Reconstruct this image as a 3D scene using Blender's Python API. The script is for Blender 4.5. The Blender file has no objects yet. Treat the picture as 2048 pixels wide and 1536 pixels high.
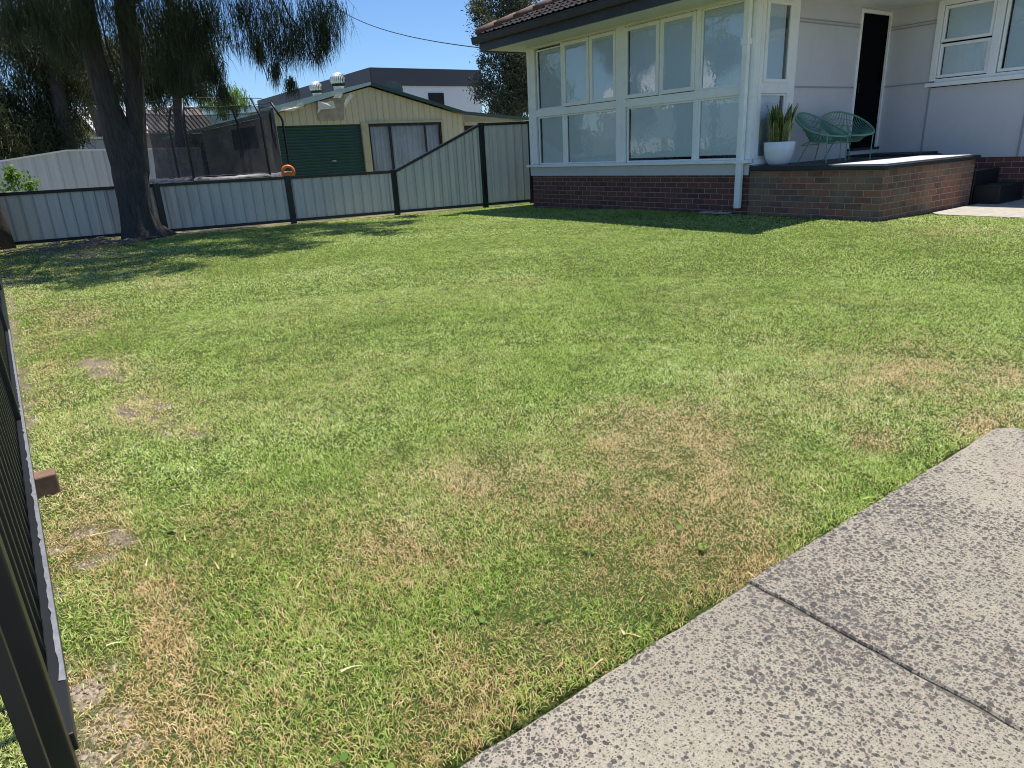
import bpy, math, random
import numpy as np
from mathutils import Vector, noise
random.seed(7)
rng = np.random.default_rng(11)
SC = bpy.context.scene
COL = SC.collection
R = math.radians

# ------------------------------------------------------------------ camera
TH, RO, YAW = .3329, .0536, -.96078          # pitch down, roll, angle between heading and the house front
d1 = (math.cos(YAW), math.sin(YAW)); d2 = (-math.sin(YAW), math.cos(YAW))
def to_world(r, f, u):
    return Vector((r*d1[0]+f*d1[1], r*d2[0]+f*d2[1], u))
right0 = to_world(1, 0, 0); up0 = to_world(0, math.sin(TH), math.cos(TH)); fwd = to_world(0, math.cos(TH), -math.sin(TH))
cx = right0*math.cos(RO) - up0*math.sin(RO)
cy = right0*math.sin(RO) + up0*math.cos(RO)
cz = -fwd
camd = bpy.data.cameras.new('camera'); cam = bpy.data.objects.new('camera', camd); COL.objects.link(cam)
from mathutils import Matrix
M4 = Matrix(((cx.x, cy.x, cz.x, 0), (cx.y, cy.y, cz.y, 0), (cx.z, cy.z, cz.z, 1.18), (0, 0, 0, 1)))
cam.matrix_world = M4
camd.sensor_width = 36; camd.lens = 36*1353.1/2048
camd.clip_start = .02; camd.clip_end = 2000
SC.camera = cam

# ------------------------------------------------------------------ light
SUN = Vector((-.03, .235, 1)).normalized()
w = bpy.data.worlds.new('World'); SC.world = w; w.use_nodes = True
nt = w.node_tree; bg = nt.nodes['Background']
sky = nt.nodes.new('ShaderNodeTexSky'); sky.sky_type = 'NISHITA'; sky.sun_disc = False
sky.sun_elevation = math.asin(SUN.z); sky.sun_rotation = math.atan2(SUN.x, SUN.y)
sky.altitude = 0; sky.air_density = 1.0; sky.dust_density = .2; sky.ozone_density = 2.2
tn = nt.nodes.new('ShaderNodeMix'); tn.data_type = 'RGBA'; tn.blend_type = 'MULTIPLY'; tn.inputs[0].default_value = 1; tn.inputs[7].default_value = (.67, .87, 1.13, 1)
nt.links.new(sky.outputs[0], tn.inputs[6]); nt.links.new(tn.outputs[2], bg.inputs[0]); bg.inputs[1].default_value = .10
sl = bpy.data.lights.new('sun', 'SUN'); sl.energy = 4.7; sl.angle = R(.53); sl.color = (1, .94, .84)
so = bpy.data.objects.new('sun', sl); COL.objects.link(so)
so.rotation_euler = SUN.to_track_quat('Z', 'Y').to_euler(); so.location = (0, 0, 30)
SC.view_settings.view_transform = 'Standard'; SC.view_settings.look = 'None'
SC.view_settings.exposure = 0.42
SC.cycles.filter_width = 1.0; SC.view_settings.gamma = 1

# ------------------------------------------------------------------ helpers
ORG = {}
def link(o, parent=None):
    COL.objects.link(o)
    if parent is not None: o.parent = parent
    return o
def tag(o, label=None, cat=None, group=None, kind=None):
    if label: o['label'] = label
    if cat: o['category'] = cat
    if group: o['group'] = group
    if kind: o['kind'] = kind
    return o
def empty(name, loc, label, cat, group=None):
    o = bpy.data.objects.new(name, None); COL.objects.link(o); o.location = loc; ORG[o.name] = Vector(loc)
    o.empty_display_size = .1
    return tag(o, label, cat, group)

class MB:
    def __init__(s): s.v = []; s.f = []; s.mi = []; s.m = 0
    def add(s, vs, fs):
        b = len(s.v); s.v += [tuple(v) for v in vs]; s.f += [tuple(i+b for i in f) for f in fs]; s.mi += [s.m]*len(fs)
    def box(s, x0, x1, y0, y1, z0, z1):
        s.add([(x0,y0,z0),(x1,y0,z0),(x1,y1,z0),(x0,y1,z0),(x0,y0,z1),(x1,y0,z1),(x1,y1,z1),(x0,y1,z1)],
              [(0,3,2,1),(4,5,6,7),(0,1,5,4),(1,2,6,5),(2,3,7,6),(3,0,4,7)])
        return s
    def poly(s, pts, d):            # extruded polygon
        n = len(pts); d = Vector(d); P = [Vector(p) for p in pts]
        s.add(P+[p+d for p in P], [tuple(range(n))[::-1], tuple(range(n, 2*n))]+[(i,(i+1)%n,(i+1)%n+n,i+n) for i in range(n)])
        return s
    def tube(s, pts, rad, n=8, cap=True, ell=None):
        pts = [Vector(p) for p in pts]; rad = [rad]*len(pts) if not hasattr(rad, '__len__') else rad
        vs = []; t0 = (pts[1]-pts[0]).normalized()
        ref = Vector((0,0,1)) if abs(t0.z) < .9 else Vector((1,0,0))
        u = t0.cross(ref).normalized()
        for i, p in enumerate(pts):
            t = ((pts[min(i+1,len(pts)-1)]-pts[max(i-1,0)])).normalized()
            u = (u - t*u.dot(t)).normalized(); v = t.cross(u)
            for k in range(n):
                a = 2*math.pi*k/n
                r = rad[i]*(ell(i, a, p) if ell else 1)
                vs.append(p+u*math.cos(a)*r+v*math.sin(a)*r)
        fs = [(i*n+k, i*n+(k+1)%n, (i+1)*n+(k+1)%n, (i+1)*n+k) for i in range(len(pts)-1) for k in range(n)]
        if cap: fs += [tuple(range(n))[::-1], tuple(range((len(pts)-1)*n, len(pts)*n))]
        s.add(vs, fs); return s
    def lathe(s, c, prof, n=28):
        vs = [(c[0]+r*math.cos(2*math.pi*k/n), c[1]+r*math.sin(2*math.pi*k/n), c[2]+z) for r, z in prof for k in range(n)]
        fs = [(i*n+k, i*n+(k+1)%n, (i+1)*n+(k+1)%n, (i+1)*n+k) for i in range(len(prof)-1) for k in range(n)]
        s.add(vs, fs); return s
    def build(s, name, mats, parent=None, smooth=False, bevel=0):
        me = bpy.data.meshes.new(name)
        org = ORG[parent.name] if parent is not None and parent.name in ORG else Vector((0,0,0))
        me.from_pydata([(v[0]-org.x, v[1]-org.y, v[2]-org.z) for v in s.v], [], s.f)
        for m in (mats if isinstance(mats, (list, tuple)) else [mats]): me.materials.append(m)
        me.polygons.foreach_set('material_index', s.mi)
        if smooth: me.polygons.foreach_set('use_smooth', [True]*len(s.f))
        me.update()
        o = bpy.data.objects.new(name, me); link(o, parent); ORG[o.name] = org
        if bevel:
            b = o.modifiers.new('bevel', 'BEVEL'); b.width = bevel; b.segments = 2; b.limit_method = 'ANGLE'
        return o

def mesh_np(name, V, corners, starts, mats, parent=None, attrs=None, smooth=False, org=None):
    """V (n,3); corners flat vertex indices; starts loop starts"""
    me = bpy.data.meshes.new(name)
    o_ = np.array(org if org is not None else (ORG[parent.name] if parent is not None else (0,0,0)), dtype=np.float32)
    me.vertices.add(len(V)); me.vertices.foreach_set('co', (V-o_).astype(np.float32).ravel())
    me.loops.add(len(corners)); me.loops.foreach_set('vertex_index', corners.astype(np.int32))
    me.polygons.add(len(starts)); me.polygons.foreach_set('loop_start', starts.astype(np.int32))
    for k, a in (attrs or {}).items():
        at = me.attributes.new(k, 'FLOAT', 'POINT'); at.data.foreach_set('value', a.astype(np.float32))
    me.update(calc_edges=True); me.validate()
    me.materials.append(mats)
    if smooth: me.polygons.foreach_set('use_smooth', [True]*len(starts))
    o = bpy.data.objects.new(name, me); link(o, parent); ORG[o.name] = Vector([float(x) for x in o_])
    return o

# ------------------------------------------------------------------ materials
def new_mat(name):
    m = bpy.data.materials.new(name); m.use_nodes = True
    n = m.node_tree.nodes; l = m.node_tree.links
    return m, n, l, n['Principled BSDF']
def pos(n): return n.new('ShaderNodeNewGeometry').outputs['Position']
def noi(n, l, scale, detail=4, vec=None, rough=.55):
    t = n.new('ShaderNodeTexNoise'); t.inputs['Scale'].default_value = scale; t.inputs['Detail'].default_value = detail
    t.inputs['Roughness'].default_value = rough
    l.new(vec if vec is not None else pos(n), t.inputs['Vector']); return t.outputs['Fac']
def ramp(n, l, fac, stops):
    r = n.new('ShaderNodeValToRGB'); e = r.color_ramp.elements
    while len(e) < len(stops): e.new(.5)
    for x, (p, c) in zip(e, stops): x.position = p; x.color = (*c, 1) if len(c) == 3 else c
    l.new(fac, r.inputs[0]); return r.outputs[0]
def mix(n, l, fac, a, b, mode='MIX'):
    x = n.new('ShaderNodeMix'); x.data_type = 'RGBA'; x.blend_type = mode
    for s, v in ((x.inputs[0], fac), (x.inputs[6], a), (x.inputs[7], b)):
        if hasattr(v, 'links') or hasattr(v, 'is_output'): l.new(v, s)
        elif isinstance(v, (int, float)): s.default_value = v
        else: s.default_value = (*v, 1)
    return x.outputs[2]
def math_(n, l, op, a, b=None, c=None):
    x = n.new('ShaderNodeMath'); x.operation = op
    for s, v in zip(x.inputs, (a, b, c)):
        if v is None: continue
        if isinstance(v, (int, float)): s.default_value = v
        else: l.new(v, s)
    return x.outputs[0]
def bump(n, l, p, h, strength=.3, dist=.01):
    b = n.new('ShaderNodeBump'); b.inputs['Strength'].default_value = strength; b.inputs['Distance'].default_value = dist
    l.new(h, b.inputs['Height']); l.new(b.outputs[0], p.inputs['Normal']); return b
def paint(name, col, rough=.5, var=.12, scale=3, dirt=None, metal=0, bs=0, bscale=120, spec=.5):
    m, n, l, p = new_mat(name)
    f = noi(n, l, scale, 6)
    a = tuple(c*(1-var) for c in col); b = tuple(min(1, c*(1+var)) for c in col)
    c = ramp(n, l, f, [(.3, a), (.7, b)])
    if dirt:
        f2 = noi(n, l, scale*2.7, 8, rough=.7)
        c = mix(n, l, ramp(n, l, f2, [(.5, (0,0,0)), (.75, (dirt[3],)*3)]), c, dirt[:3])
    l.new(c, p.inputs['Base Color']); p.inputs['Roughness'].default_value = rough; p.inputs['Metallic'].default_value = metal
    p.inputs['Specular IOR Level'].default_value = spec
    if bs: bump(n, l, p, noi(n, l, bscale, 3), bs, .004)
    return m
def sheet(name, col, period, axis='y', depth=.012, rough=.45, var=.08, dirt=None, sharp=8):
    """ribbed metal sheet: rib lines with a real bump, colour only lightly varied"""
    m, n, l, p = new_mat(name)
    P = pos(n); sx = n.new('ShaderNodeSeparateXYZ'); l.new(P, sx.inputs[0])
    co = sx.outputs['XYZ'.index(axis.upper())]
    ph = math_(n, l, 'FRACT', math_(n, l, 'DIVIDE', co, period))
    tri = math_(n, l, 'ABSOLUTE', math_(n, l, 'SUBTRACT', ph, .5))     # 0 centre .. .5
    h = n.new('ShaderNodeMapRange'); h.inputs[1].default_value = .38; h.inputs[2].default_value = .5
    l.new(tri, h.inputs[0])
    st = n.new('ShaderNodeMapping'); st.inputs['Scale'].default_value = (3, 3, .5); l.new(P, st.inputs[0])
    f = noi(n, l, 1.3, 6, st.outputs[0])
    c = ramp(n, l, f, [(.3, tuple(x*(1-var) for x in col)), (.7, tuple(min(1,x*(1+var)) for x in col))])
    if dirt:
        f2 = noi(n, l, 2.2, 9, st.outputs[0], .7)
        c = mix(n, l, ramp(n, l, f2, [(.5, (0,0,0)), (.8, (dirt[3],)*3)]), c, dirt[:3])
    l.new(c, p.inputs['Base Color']); p.inputs['Roughness'].default_value = rough
    bump(n, l, p, h.outputs[0], 1, depth)
    return m
def brick(name, c1, c2, mortar, stain=None):
    m, n, l, p = new_mat(name)
    sx = n.new('ShaderNodeSeparateXYZ'); l.new(pos(n), sx.inputs[0])
    cb = n.new('ShaderNodeCombineXYZ'); l.new(math_(n, l, 'ADD', sx.outputs[0], sx.outputs[1]), cb.inputs[0]); l.new(sx.outputs[2], cb.inputs[1])
    dn = n.new('ShaderNodeTexNoise'); dn.inputs['Scale'].default_value = 9; l.new(cb.outputs[0], dn.inputs['Vector'])
    va = n.new('ShaderNodeVectorMath'); va.operation = 'MULTIPLY_ADD'; l.new(dn.outputs['Color'], va.inputs[0]); va.inputs[1].default_value = (.006,.006,0); l.new(cb.outputs[0], va.inputs[2])
    t = n.new('ShaderNodeTexBrick'); t.inputs['Scale'].default_value = 1; t.inputs['Brick Width'].default_value = .24
    t.inputs['Row Height'].default_value = .086; t.inputs['Mortar Size'].default_value = .006; t.inputs['Mortar Smooth'].default_value = .3
    t.inputs['Color1'].default_value = (*c1, 1); t.inputs['Color2'].default_value = (*c2, 1); t.inputs['Mortar'].default_value = (*mortar, 1)
    t.inputs['Bias'].default_value = -.1
    l.new(va.outputs[0], t.inputs['Vector'])
    f = noi(n, l, 14, 6)
    c = mix(n, l, .55, t.outputs['Color'], ramp(n, l, f, [(.25, (.25,.25,.25)), (.75, (1.5,1.5,1.5))]), 'MULTIPLY')
    c = mix(n, l, .45, t.outputs['Color'], c)
    if stain:
        f2 = noi(n, l, 2.6, 7, rough=.65)
        c = mix(n, l, ramp(n, l, f2, [(.42, (0,0,0)), (.68, (.7,.7,.7))]), c, stain)
    l.new(c, p.inputs['Base Color']); p.inputs['Roughness'].default_value = .85
    h = math_(n, l, 'ADD', math_(n, l, 'MULTIPLY', t.outputs['Fac'], -1), math_(n, l, 'MULTIPLY', f, .4))
    bump(n, l, p, h, .8, .006)
    return m

M = {}
M['trim'] = paint('white_trim_paint', (.93, .93, .90), .42, .03, 2, (.5,.48,.42,.25))
M['cladding'] = paint('white_sheet_cladding', (.62, .61, .62), .6, .04, 1.2, (.45,.43,.42,.25), bs=.25, bscale=70)
M['soffit'] = paint('cream_soffit', (.80, .78, .70), .6, .04, 2)
M['fascia'] = paint('charcoal_fascia', (.050, .052, .062), .4, .15, 4, (.11,.11,.11,.25))
M['blind'] = paint('white_blind', (.86, .95, 1.0), .8, .02, 1.5)
M['dark'] = paint('dark_interior', (.012, .013, .015), .8, .2)
M['doormesh'] = paint('black_screen_door', (.004, .005, .006), .9, .2, spec=.05)
M['batten'] = paint('shadow_grey_batten', (.34,.335,.34), .6, .05)  # greyer than the cladding, shadow lines along the joints put into the colour
M['brick_red'] = brick('dark_red_brick', (.20,.075,.050), (.11,.046,.038), (.36,.30,.27))
M['brick_old'] = brick('weathered_porch_brick', (.32,.125,.07), (.13,.07,.055), (.40,.34,.27), (.24,.20,.14))
M['slab'] = paint('dark_porch_edge', (.020, .023, .026), .6, .25, 5, (.05,.052,.045,.4))
M['black'] = paint('black_metal', (.014, .016, .017), .45, .2)
M['post'] = paint('black_fence_frame', (.010, .012, .012), .4, .15)
M['fence'] = sheet('grey_green_fence_sheet', (.66, .61, .52), .19, 'y', .02, .42, .08, (.36,.34,.28,.4))
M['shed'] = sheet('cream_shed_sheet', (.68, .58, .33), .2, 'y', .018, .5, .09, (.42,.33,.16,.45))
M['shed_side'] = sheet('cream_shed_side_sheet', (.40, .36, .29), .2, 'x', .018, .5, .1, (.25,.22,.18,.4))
M['shed_roof'] = sheet('green_shed_roof', (.30, .42, .33), .19, 'x', .02, .4, .1, (.45,.42,.35,.3))
M['green_trim'] = paint('green_barge', (.035, .075, .050), .4, .1)
M['roller'] = sheet('dark_green_roller_door', (.018, .050, .034), .085, 'z', .018, .35, .1)
M['cream_trim'] = paint('cream_trim', (.55, .47, .26), .5, .08, 5)
M['light_fence'] = sheet('pale_fence_sheet', (.60, .60, .58), .26, 'y', .015, .45, .05, (.4,.38,.35,.3))
M['zinc'] = paint('galvanised_metal', (.55, .57, .58), .35, .1, 8, metal=.5)
M['turbine'] = paint('turbine_metal', (.62,.63,.62), .4, .15, 30, metal=.2)
M['white_wall'] = paint('white_render', (.82, .83, .82), .7, .03)
M['dark_wall'] = paint('charcoal_panel', (.085, .080, .088), .6, .06, .6)
M['blue_shed'] = sheet('pale_blue_sheet', (.42, .50, .62), .12, 'y', .01, .4)
M['old_tile'] = paint('grey_pink_old_roof', (.42,.37,.34), .7, .2, 1.5, (.16,.13,.12,.5))
M['curtain'] = sheet('grey_curtain', (.42, .46, .48), .16, 'y', .04, .8, .25)
M['orange'] = paint('orange_plastic', (.85, .20, .02), .35, .05)
M['green_string'] = paint('sage_green_cord', (.10, .25, .17), .5, .1)
M['green_frame'] = paint('sage_green_frame', (.13, .32, .22), .35, .08)
M['pot'] = paint('white_ceramic', (.78, .80, .82), .35, .02)
M['soil'] = paint('potting_soil', (.03,.022,.015), .9, .3, 40)
M['scrap'] = paint('pale_torn_lining', (.85,.78,.62), .8, .1, 6)
M['cable'] = paint('black_cable', (.01,.01,.01), .5)
M['terracotta'] = paint('brown_block', (.20,.12,.08), .85, .25, 30, bs=.4)
M['lit_rail'] = paint('lit_rail_grey', (.20,.205,.225), .5, .2, 30, (.1,.1,.1,.6), bs=.6, bscale=60)

def glass(name, tint=(.9,.95,.93), refl=1.0, rough=0):
    m, n, l, p = new_mat(name); n.remove(p); out = n['Material Output']
    tr = n.new('ShaderNodeBsdfTransparent'); tr.inputs[0].default_value = (*tint, 1)
    gl = n.new('ShaderNodeBsdfGlossy'); gl.inputs['Roughness'].default_value = rough
    fr = n.new('ShaderNodeFresnel'); fr.inputs[0].default_value = 1.52
    bn = n.new('ShaderNodeBump'); bn.inputs['Strength'].default_value = .12; bn.inputs['Distance'].default_value = .02
    l.new(noi(n, l, 3.5, 3), bn.inputs['Height']); l.new(bn.outputs[0], gl.inputs['Normal'])
    mx = n.new('ShaderNodeMixShader'); l.new(math_(n, l, 'MULTIPLY', fr.outputs[0], refl), mx.inputs[0])
    l.new(tr.outputs[0], mx.inputs[1]); l.new(gl.outputs[0], mx.inputs[2]); l.new(mx.outputs[0], out.inputs[0])
    return m
M['glass'] = glass('window_glass', (.97,.99,1.0), 2.8)

def leafmat(name, dark, light, trans=.3, rough=.55, attr='rnd'):
    m, n, l, p = new_mat(name); out = n['Material Output']
    a = n.new('ShaderNodeAttribute'); a.attribute_name = attr
    c = ramp(n, l, a.outputs['Fac'], [(0, dark), (1, light)])
    l.new(c, p.inputs['Base Color']); p.inputs['Roughness'].default_value = rough; p.inputs['Specular IOR Level'].default_value = .3
    tr = n.new('ShaderNodeBsdfTranslucent'); l.new(c, tr.inputs[0])
    mx = n.new('ShaderNodeMixShader'); mx.inputs[0].default_value = trans
    l.new(p.outputs[0], mx.inputs[1]); l.new(tr.outputs[0], mx.inputs[2]); l.new(mx.outputs[0], out.inputs[0])
    return m
M['needle'] = leafmat('casuarina_needles', (.020,.027,.012), (.095,.115,.045), .3)
M['leaf_dark'] = leafmat('dark_leaves', (.025,.04,.016), (.11,.14,.05), .3)
M['leaf_grey'] = leafmat('grey_green_leaves', (.04,.05,.03), (.15,.16,.09), .3)
M['leaf_yellow'] = leafmat('yellow_green_leaves', (.10,.12,.03), (.30,.34,.08), .4)
M['leaf_bright'] = leafmat('bright_green_leaves', (.10,.20,.03), (.28,.42,.08), .45)
def bark(name, a, b):
    m, n, l, p = new_mat(name)
    mp = n.new('ShaderNodeMapping'); mp.inputs['Scale'].default_value = (1, 1, .16); l.new(pos(n), mp.inputs[0])
    f = noi(n, l, 26, 8, mp.outputs[0], .7); f2 = noi(n, l, 3, 4)
    c = mix(n, l, f2, ramp(n, l, f, [(.35, a), (.65, b)]), tuple((x+y)*.45 for x, y in zip(a, b)))
    l.new(c, p.inputs['Base Color']); p.inputs['Roughness'].default_value = .95
    bump(n, l, p, f, 1, .045); return m
M['bark'] = bark('dark_furrowed_bark', (.014,.012,.010), (.15,.128,.11))
M['bark_brown'] = bark('brown_bark', (.04,.028,.02), (.13,.10,.075))

# grass blades: per-blade attributes rnd, dry
def grassmat():
    m, n, l, p = new_mat('lawn_blades'); out = n['Material Output']
    a = n.new('ShaderNodeAttribute'); a.attribute_name = 'rnd'
    d = n.new('ShaderNodeAttribute'); d.attribute_name = 'dry'
    g = ramp(n, l, a.outputs['Fac'], [(0, (.06,.13,.02)), (.24, (.20,.34,.05)), (.53, (.43,.59,.11)), (.8, (.68,.77,.27)), (1, (.97,.98,.62))])
    s = ramp(n, l, a.outputs['Fac'], [(0, (.42,.26,.11)), (.45, (.80,.57,.29)), (1, (.99,.85,.56))])
    big = noi(n, l, .55, 3)
    g = mix(n, l, ramp(n, l, big, [(.35, (0,0,0)), (.7, (.45,.45,.45))]), g, mix(n, l, .5, g, (.50,.66,.11)))
    c = mix(n, l, d.outputs['Fac'], g, s)
    l.new(c, p.inputs['Base Color']); p.inputs['Roughness'].default_value = .5; p.inputs['Specular IOR Level'].default_value = .45
    tr = n.new('ShaderNodeBsdfTranslucent'); l.new(c, tr.inputs[0])
    mx = n.new('ShaderNodeMixShader'); mx.inputs[0].default_value = .42
    l.new(p.outputs[0], mx.inputs[1]); l.new(tr.outputs[0], mx.inputs[2]); l.new(mx.outputs[0], out.inputs[0])
    return m
M['grass'] = grassmat()

def soilmat():
    m, n, l, p = new_mat('lawn_soil_and_thatch')
    f = noi(n, l, 1.1, 5); f2 = noi(n, l, 70, 6, rough=.75); a = n.new('ShaderNodeAttribute'); a.attribute_name = 'bare'
    th = ramp(n, l, f2, [(.3, (.030,.048,.012)), (.6, (.10,.13,.035)), (.8, (.24,.22,.09))])
    so_ = ramp(n, l, f2, [(.3, (.11,.085,.06)), (.52, (.28,.225,.165)), (.8, (.50,.42,.33))])
    c = mix(n, l, a.outputs['Fac'], th, so_)
    l.new(c, p.inputs['Base Color']); p.inputs['Roughness'].default_value = .95; p.inputs['Specular IOR Level'].default_value = .1
    bump(n, l, p, f2, .9, .012); return m
M['lawn_soil'] = soilmat()
def concrete():
    m, n, l, p = new_mat('worn_exposed_aggregate_concrete')
    P = pos(n)
    mat_ = ramp(n, l, noi(n, l, 160, 5, rough=.75), [(.25, (.27,.235,.17)), (.5, (.50,.445,.34)), (.75, (.68,.61,.48))])
    big = noi(n, l, 1.7, 5); pinky = noi(n, l, 5, 4)
    mat_ = mix(n, l, ramp(n, l, pinky, [(.5, (0,0,0)), (.75, (.4,.4,.4))]), mat_, (.52,.41,.33))
    wear = ramp(n, l, big, [(.3, (.0,.0,.0)), (.62, (1,1,1))])
    col = mat_; hsum = None
    for sc, lo, hi, rj in ((48, .04, .54, .8), (80, .10, .50, .7), (160, .15, .42, .6)):
        dn = n.new('ShaderNodeTexNoise'); dn.inputs['Scale'].default_value = sc*1.3; l.new(P, dn.inputs['Vector'])
        va = n.new('ShaderNodeVectorMath'); va.operation = 'MULTIPLY_ADD'; l.new(dn.outputs['Color'], va.inputs[0]); va.inputs[1].default_value = (.55/sc,)*3; l.new(P, va.inputs[2])
        v = n.new('ShaderNodeTexVoronoi'); v.inputs['Scale'].default_value = sc; v.inputs['Randomness'].default_value = 1
        v.voronoi_dimensions = '2D'
        l.new(va.outputs[0], v.inputs['Vector'])
        sp = n.new('ShaderNodeSeparateColor'); l.new(v.outputs['Color'], sp.inputs[0])
        rad = math_(n, l, 'MULTIPLY_ADD', sp.outputs[0], hi, lo-hi*.42)
        rad = math_(n, l, 'ADD', rad, math_(n, l, 'MULTIPLY_ADD', wear, .30, -.16))
        msk = math_(n, l, 'LESS_THAN', v.outputs['Distance'], rad)
        msk = math_(n, l, 'MULTIPLY', msk, .92); sc_ = ramp(n, l, sp.outputs[1], [(0, (.06,.056,.054)), (.5, (.12,.114,.11)), (.85, (.20,.19,.17)), (1, (.24,.17,.12))])
        col = mix(n, l, msk, col, sc_)
        hh = math_(n, l, 'MULTIPLY', msk, -.6 if sc > 150 else .35)
        hsum = hh if hsum is None else math_(n, l, 'ADD', hsum, hh)
    spots = noi(n, l, 11, 7, rough=.7)
    col = mix(n, l, ramp(n, l, spots, [(.62, (0,0,0)), (.74, (.55,.55,.55))]), col, (.13,.085,.055))
    st_ = noi(n, l, 1.1, 6, rough=.6); col = mix(n, l, ramp(n, l, st_, [(.35, (.30,.30,.30)), (.6, (0,0,0))]), col, (.20,.18,.15))
    l.new(col, p.inputs['Base Color']); p.inputs['Roughness'].default_value = .85; p.inputs['Specular IOR Level'].default_value = .25
    hsum = math_(n, l, 'ADD', hsum, math_(n, l, 'MULTIPLY', noi(n, l, 220, 4, rough=.8), 1.2))
    bump(n, l, p, hsum, .9, .006); return m
M['concrete'] = concrete()
M['path'] = paint('pale_path_concrete', (.42,.385,.33), .9, .15, 8, (.22,.20,.165,.7), bs=.4)
M['yard'] = paint('neighbour_yard_ground', (.20,.19,.12), .95, .3, 1.5, (.32,.27,.2,.6))
def rooftile():
    m, n, l, p = new_mat('brown_roof_tile')
    f = noi(n, l, 5, 7); f2 = noi(n, l, 60, 4)
    c = mix(n, l, math_(n, l, 'MULTIPLY', f2, .5), ramp(n, l, f, [(.3, (.022,.019,.020)), (.6, (.042,.034,.034)), (.8, (.075,.056,.050))]), (.055,.048,.05))
    l.new(c, p.inputs['Base Color']); p.inputs['Roughness'].default_value = .9; p.inputs['Specular IOR Level'].default_value = .2; bump(n, l, p, f2, .3, .005); return m
M['tile'] = rooftile()
M['tilecap'] = paint('reddish_ridge_cap', (.15,.088,.068), .8, .3, 12, (.09,.08,.08,.5))

# ------------------------------------------------------------------ ground
def sstep(a, b, x):
    t = np.clip((x-a)/(b-a), 0, 1); return t*t*(3-2*t)
def gz(x, y):
    return -.022 + .062*sstep(6.0, 9.2, y)*sstep(-11.5, -8.5, x)*(1-.5*sstep(9.4, 11, y))
# dry and bare patches: centre x,y, axis a, axis b, strength
DRY = [(-1.764,1.998,.178,.195,-.23,.256,.95),(-1.567,1.446,.227,.259,-.204,.19,.7),(-1.194,1.576,.131,.153,-.244,.305,1.0),(-1.026,1.477,.092,.108,-.1,.133,1.0),(-1.979,1.211,.227,.255,-.229,.151,.4),(-1.745,.843,.159,.186,-.172,.095,.4),(-1.243,1.105,.137,.163,-.114,.103,.45),(-1.122,.827,.127,.154,-.107,.085,.55),(-1.227,2.659,.078,.085,-.065,.126,.7),(-1.003,3.219,.094,.1,-.071,.191,.95),(-1.471,3.628,.247,.248,-.203,.45,.6),(-1.208,3.893,.096,.097,-.097,.271,.75),(-2.365,.424,.197,.226,-.163,.044,.45),(-2.013,.113,.079,.095,-.146,.025,.55),(-1.79,.075,.053,.065,-.196,.034,.75),(-1.513,-.036,.096,.119,-.161,.022,.8),(-2.484,-.068,.093,.108,-.158,.013,.65),(-7.155,.265,.277,.247,-.734,.055,.6),(-5.166,3.827,.153,.122,-.217,.163,.3),(-3.478,8.677,.612,.363,-.279,.664,.25),(-8.233,1.196,.304,.245,-.6,.104,.35),(-4.3,.45,.35,.2,-.5,.1,.3)]
SOIL = [(-3.963,.329,.10,.105,-.25,.038,1.),(-4.921,.308,.12,.12,-.26,.03,1.),(-3.39,.442,.087,.094,-.102,.02,.8),(-2.53,-.049,.095,.11,-.104,.009,1.),(-1.748,-.131,.037,.045,-.084,.02,1.),(-1.494,-.079,.093,.116,-.083,.01,.6),(-13.217,.715,.994,.67,-2.258,.168,.6),(-6.7,.304,.22,.2,-.375,.032,.45),(-1.329,.063,.055,.069,-.058,.012,.3),(-1.828,.158,.028,.033,-.074,.015,.6),(-14.55,3.0,.12,2.2,-.45,.1,.9),(-13.85,6.7,.1,1.8,-.4,.1,.7)]
_r = random.Random(12); _S = []
for k_, (a_, b_, c_, d_, e_, f_, g_) in enumerate(SOIL):
    if k_ in (0, 1, 2, 3, 7, 9):
        for _ in range(8):
            u_, v_ = _r.uniform(-1.1, 1.1), _r.uniform(-1.1, 1.1); q_ = _r.uniform(.22, .52); w__ = _r.uniform(.7, 1.3)
            _S.append((a_+u_*c_+v_*e_, b_+u_*d_+v_*f_, c_*q_*w__, d_*q_*w__, e_*q_, f_*q_*1.2, g_*_r.uniform(.75, 1.05)))
    else: _S.append((a_, b_, c_, d_, e_, f_, g_))
SOIL_ROUND = SOIL; SOIL = _S
def fbm(x, y, s, seed=0, oct=3):
    """cheap value noise on arrays, 0..1"""
    out = np.zeros_like(x); amp = 1; tot = 0
    for o in range(oct):
        xs = x*s*2**o+seed*17.3+o*5.1; ys = y*s*2**o+seed*9.7+o*3.3
        xi = np.floor(xs).astype(np.int64); yi = np.floor(ys).astype(np.int64); fx = xs-xi; fy = ys-yi
        fx = fx*fx*(3-2*fx); fy = fy*fy*(3-2*fy)
        def h(a, b):
            k = (a*374761393+b*668265263+seed*1274126177) & 0xffffffff
            k = ((k ^ (k >> 13))*1274126177) & 0xffffffff
            return ((k ^ (k >> 16)) & 0xffff)/65535.
        out += amp*((h(xi,yi)*(1-fx)+h(xi+1,yi)*fx)*(1-fy)+(h(xi,yi+1)*(1-fx)+h(xi+1,yi+1)*fx)*fy); tot += amp; amp *= .5
    return out/tot
def patches(x, y, L, soft=1.0):
    out = np.zeros_like(x)
    for cx_, cy_, ax, ay, bx, by, s in L:
        det = ax*by-ay*bx; dx = x-cx_; dy = y-cy_
        u = (dx*by-dy*bx)/det; v = (ax*dy-ay*dx)/det
        out = np.maximum(out, s*np.exp(-(u*u+v*v)*soft*.8))
    return out
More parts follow.
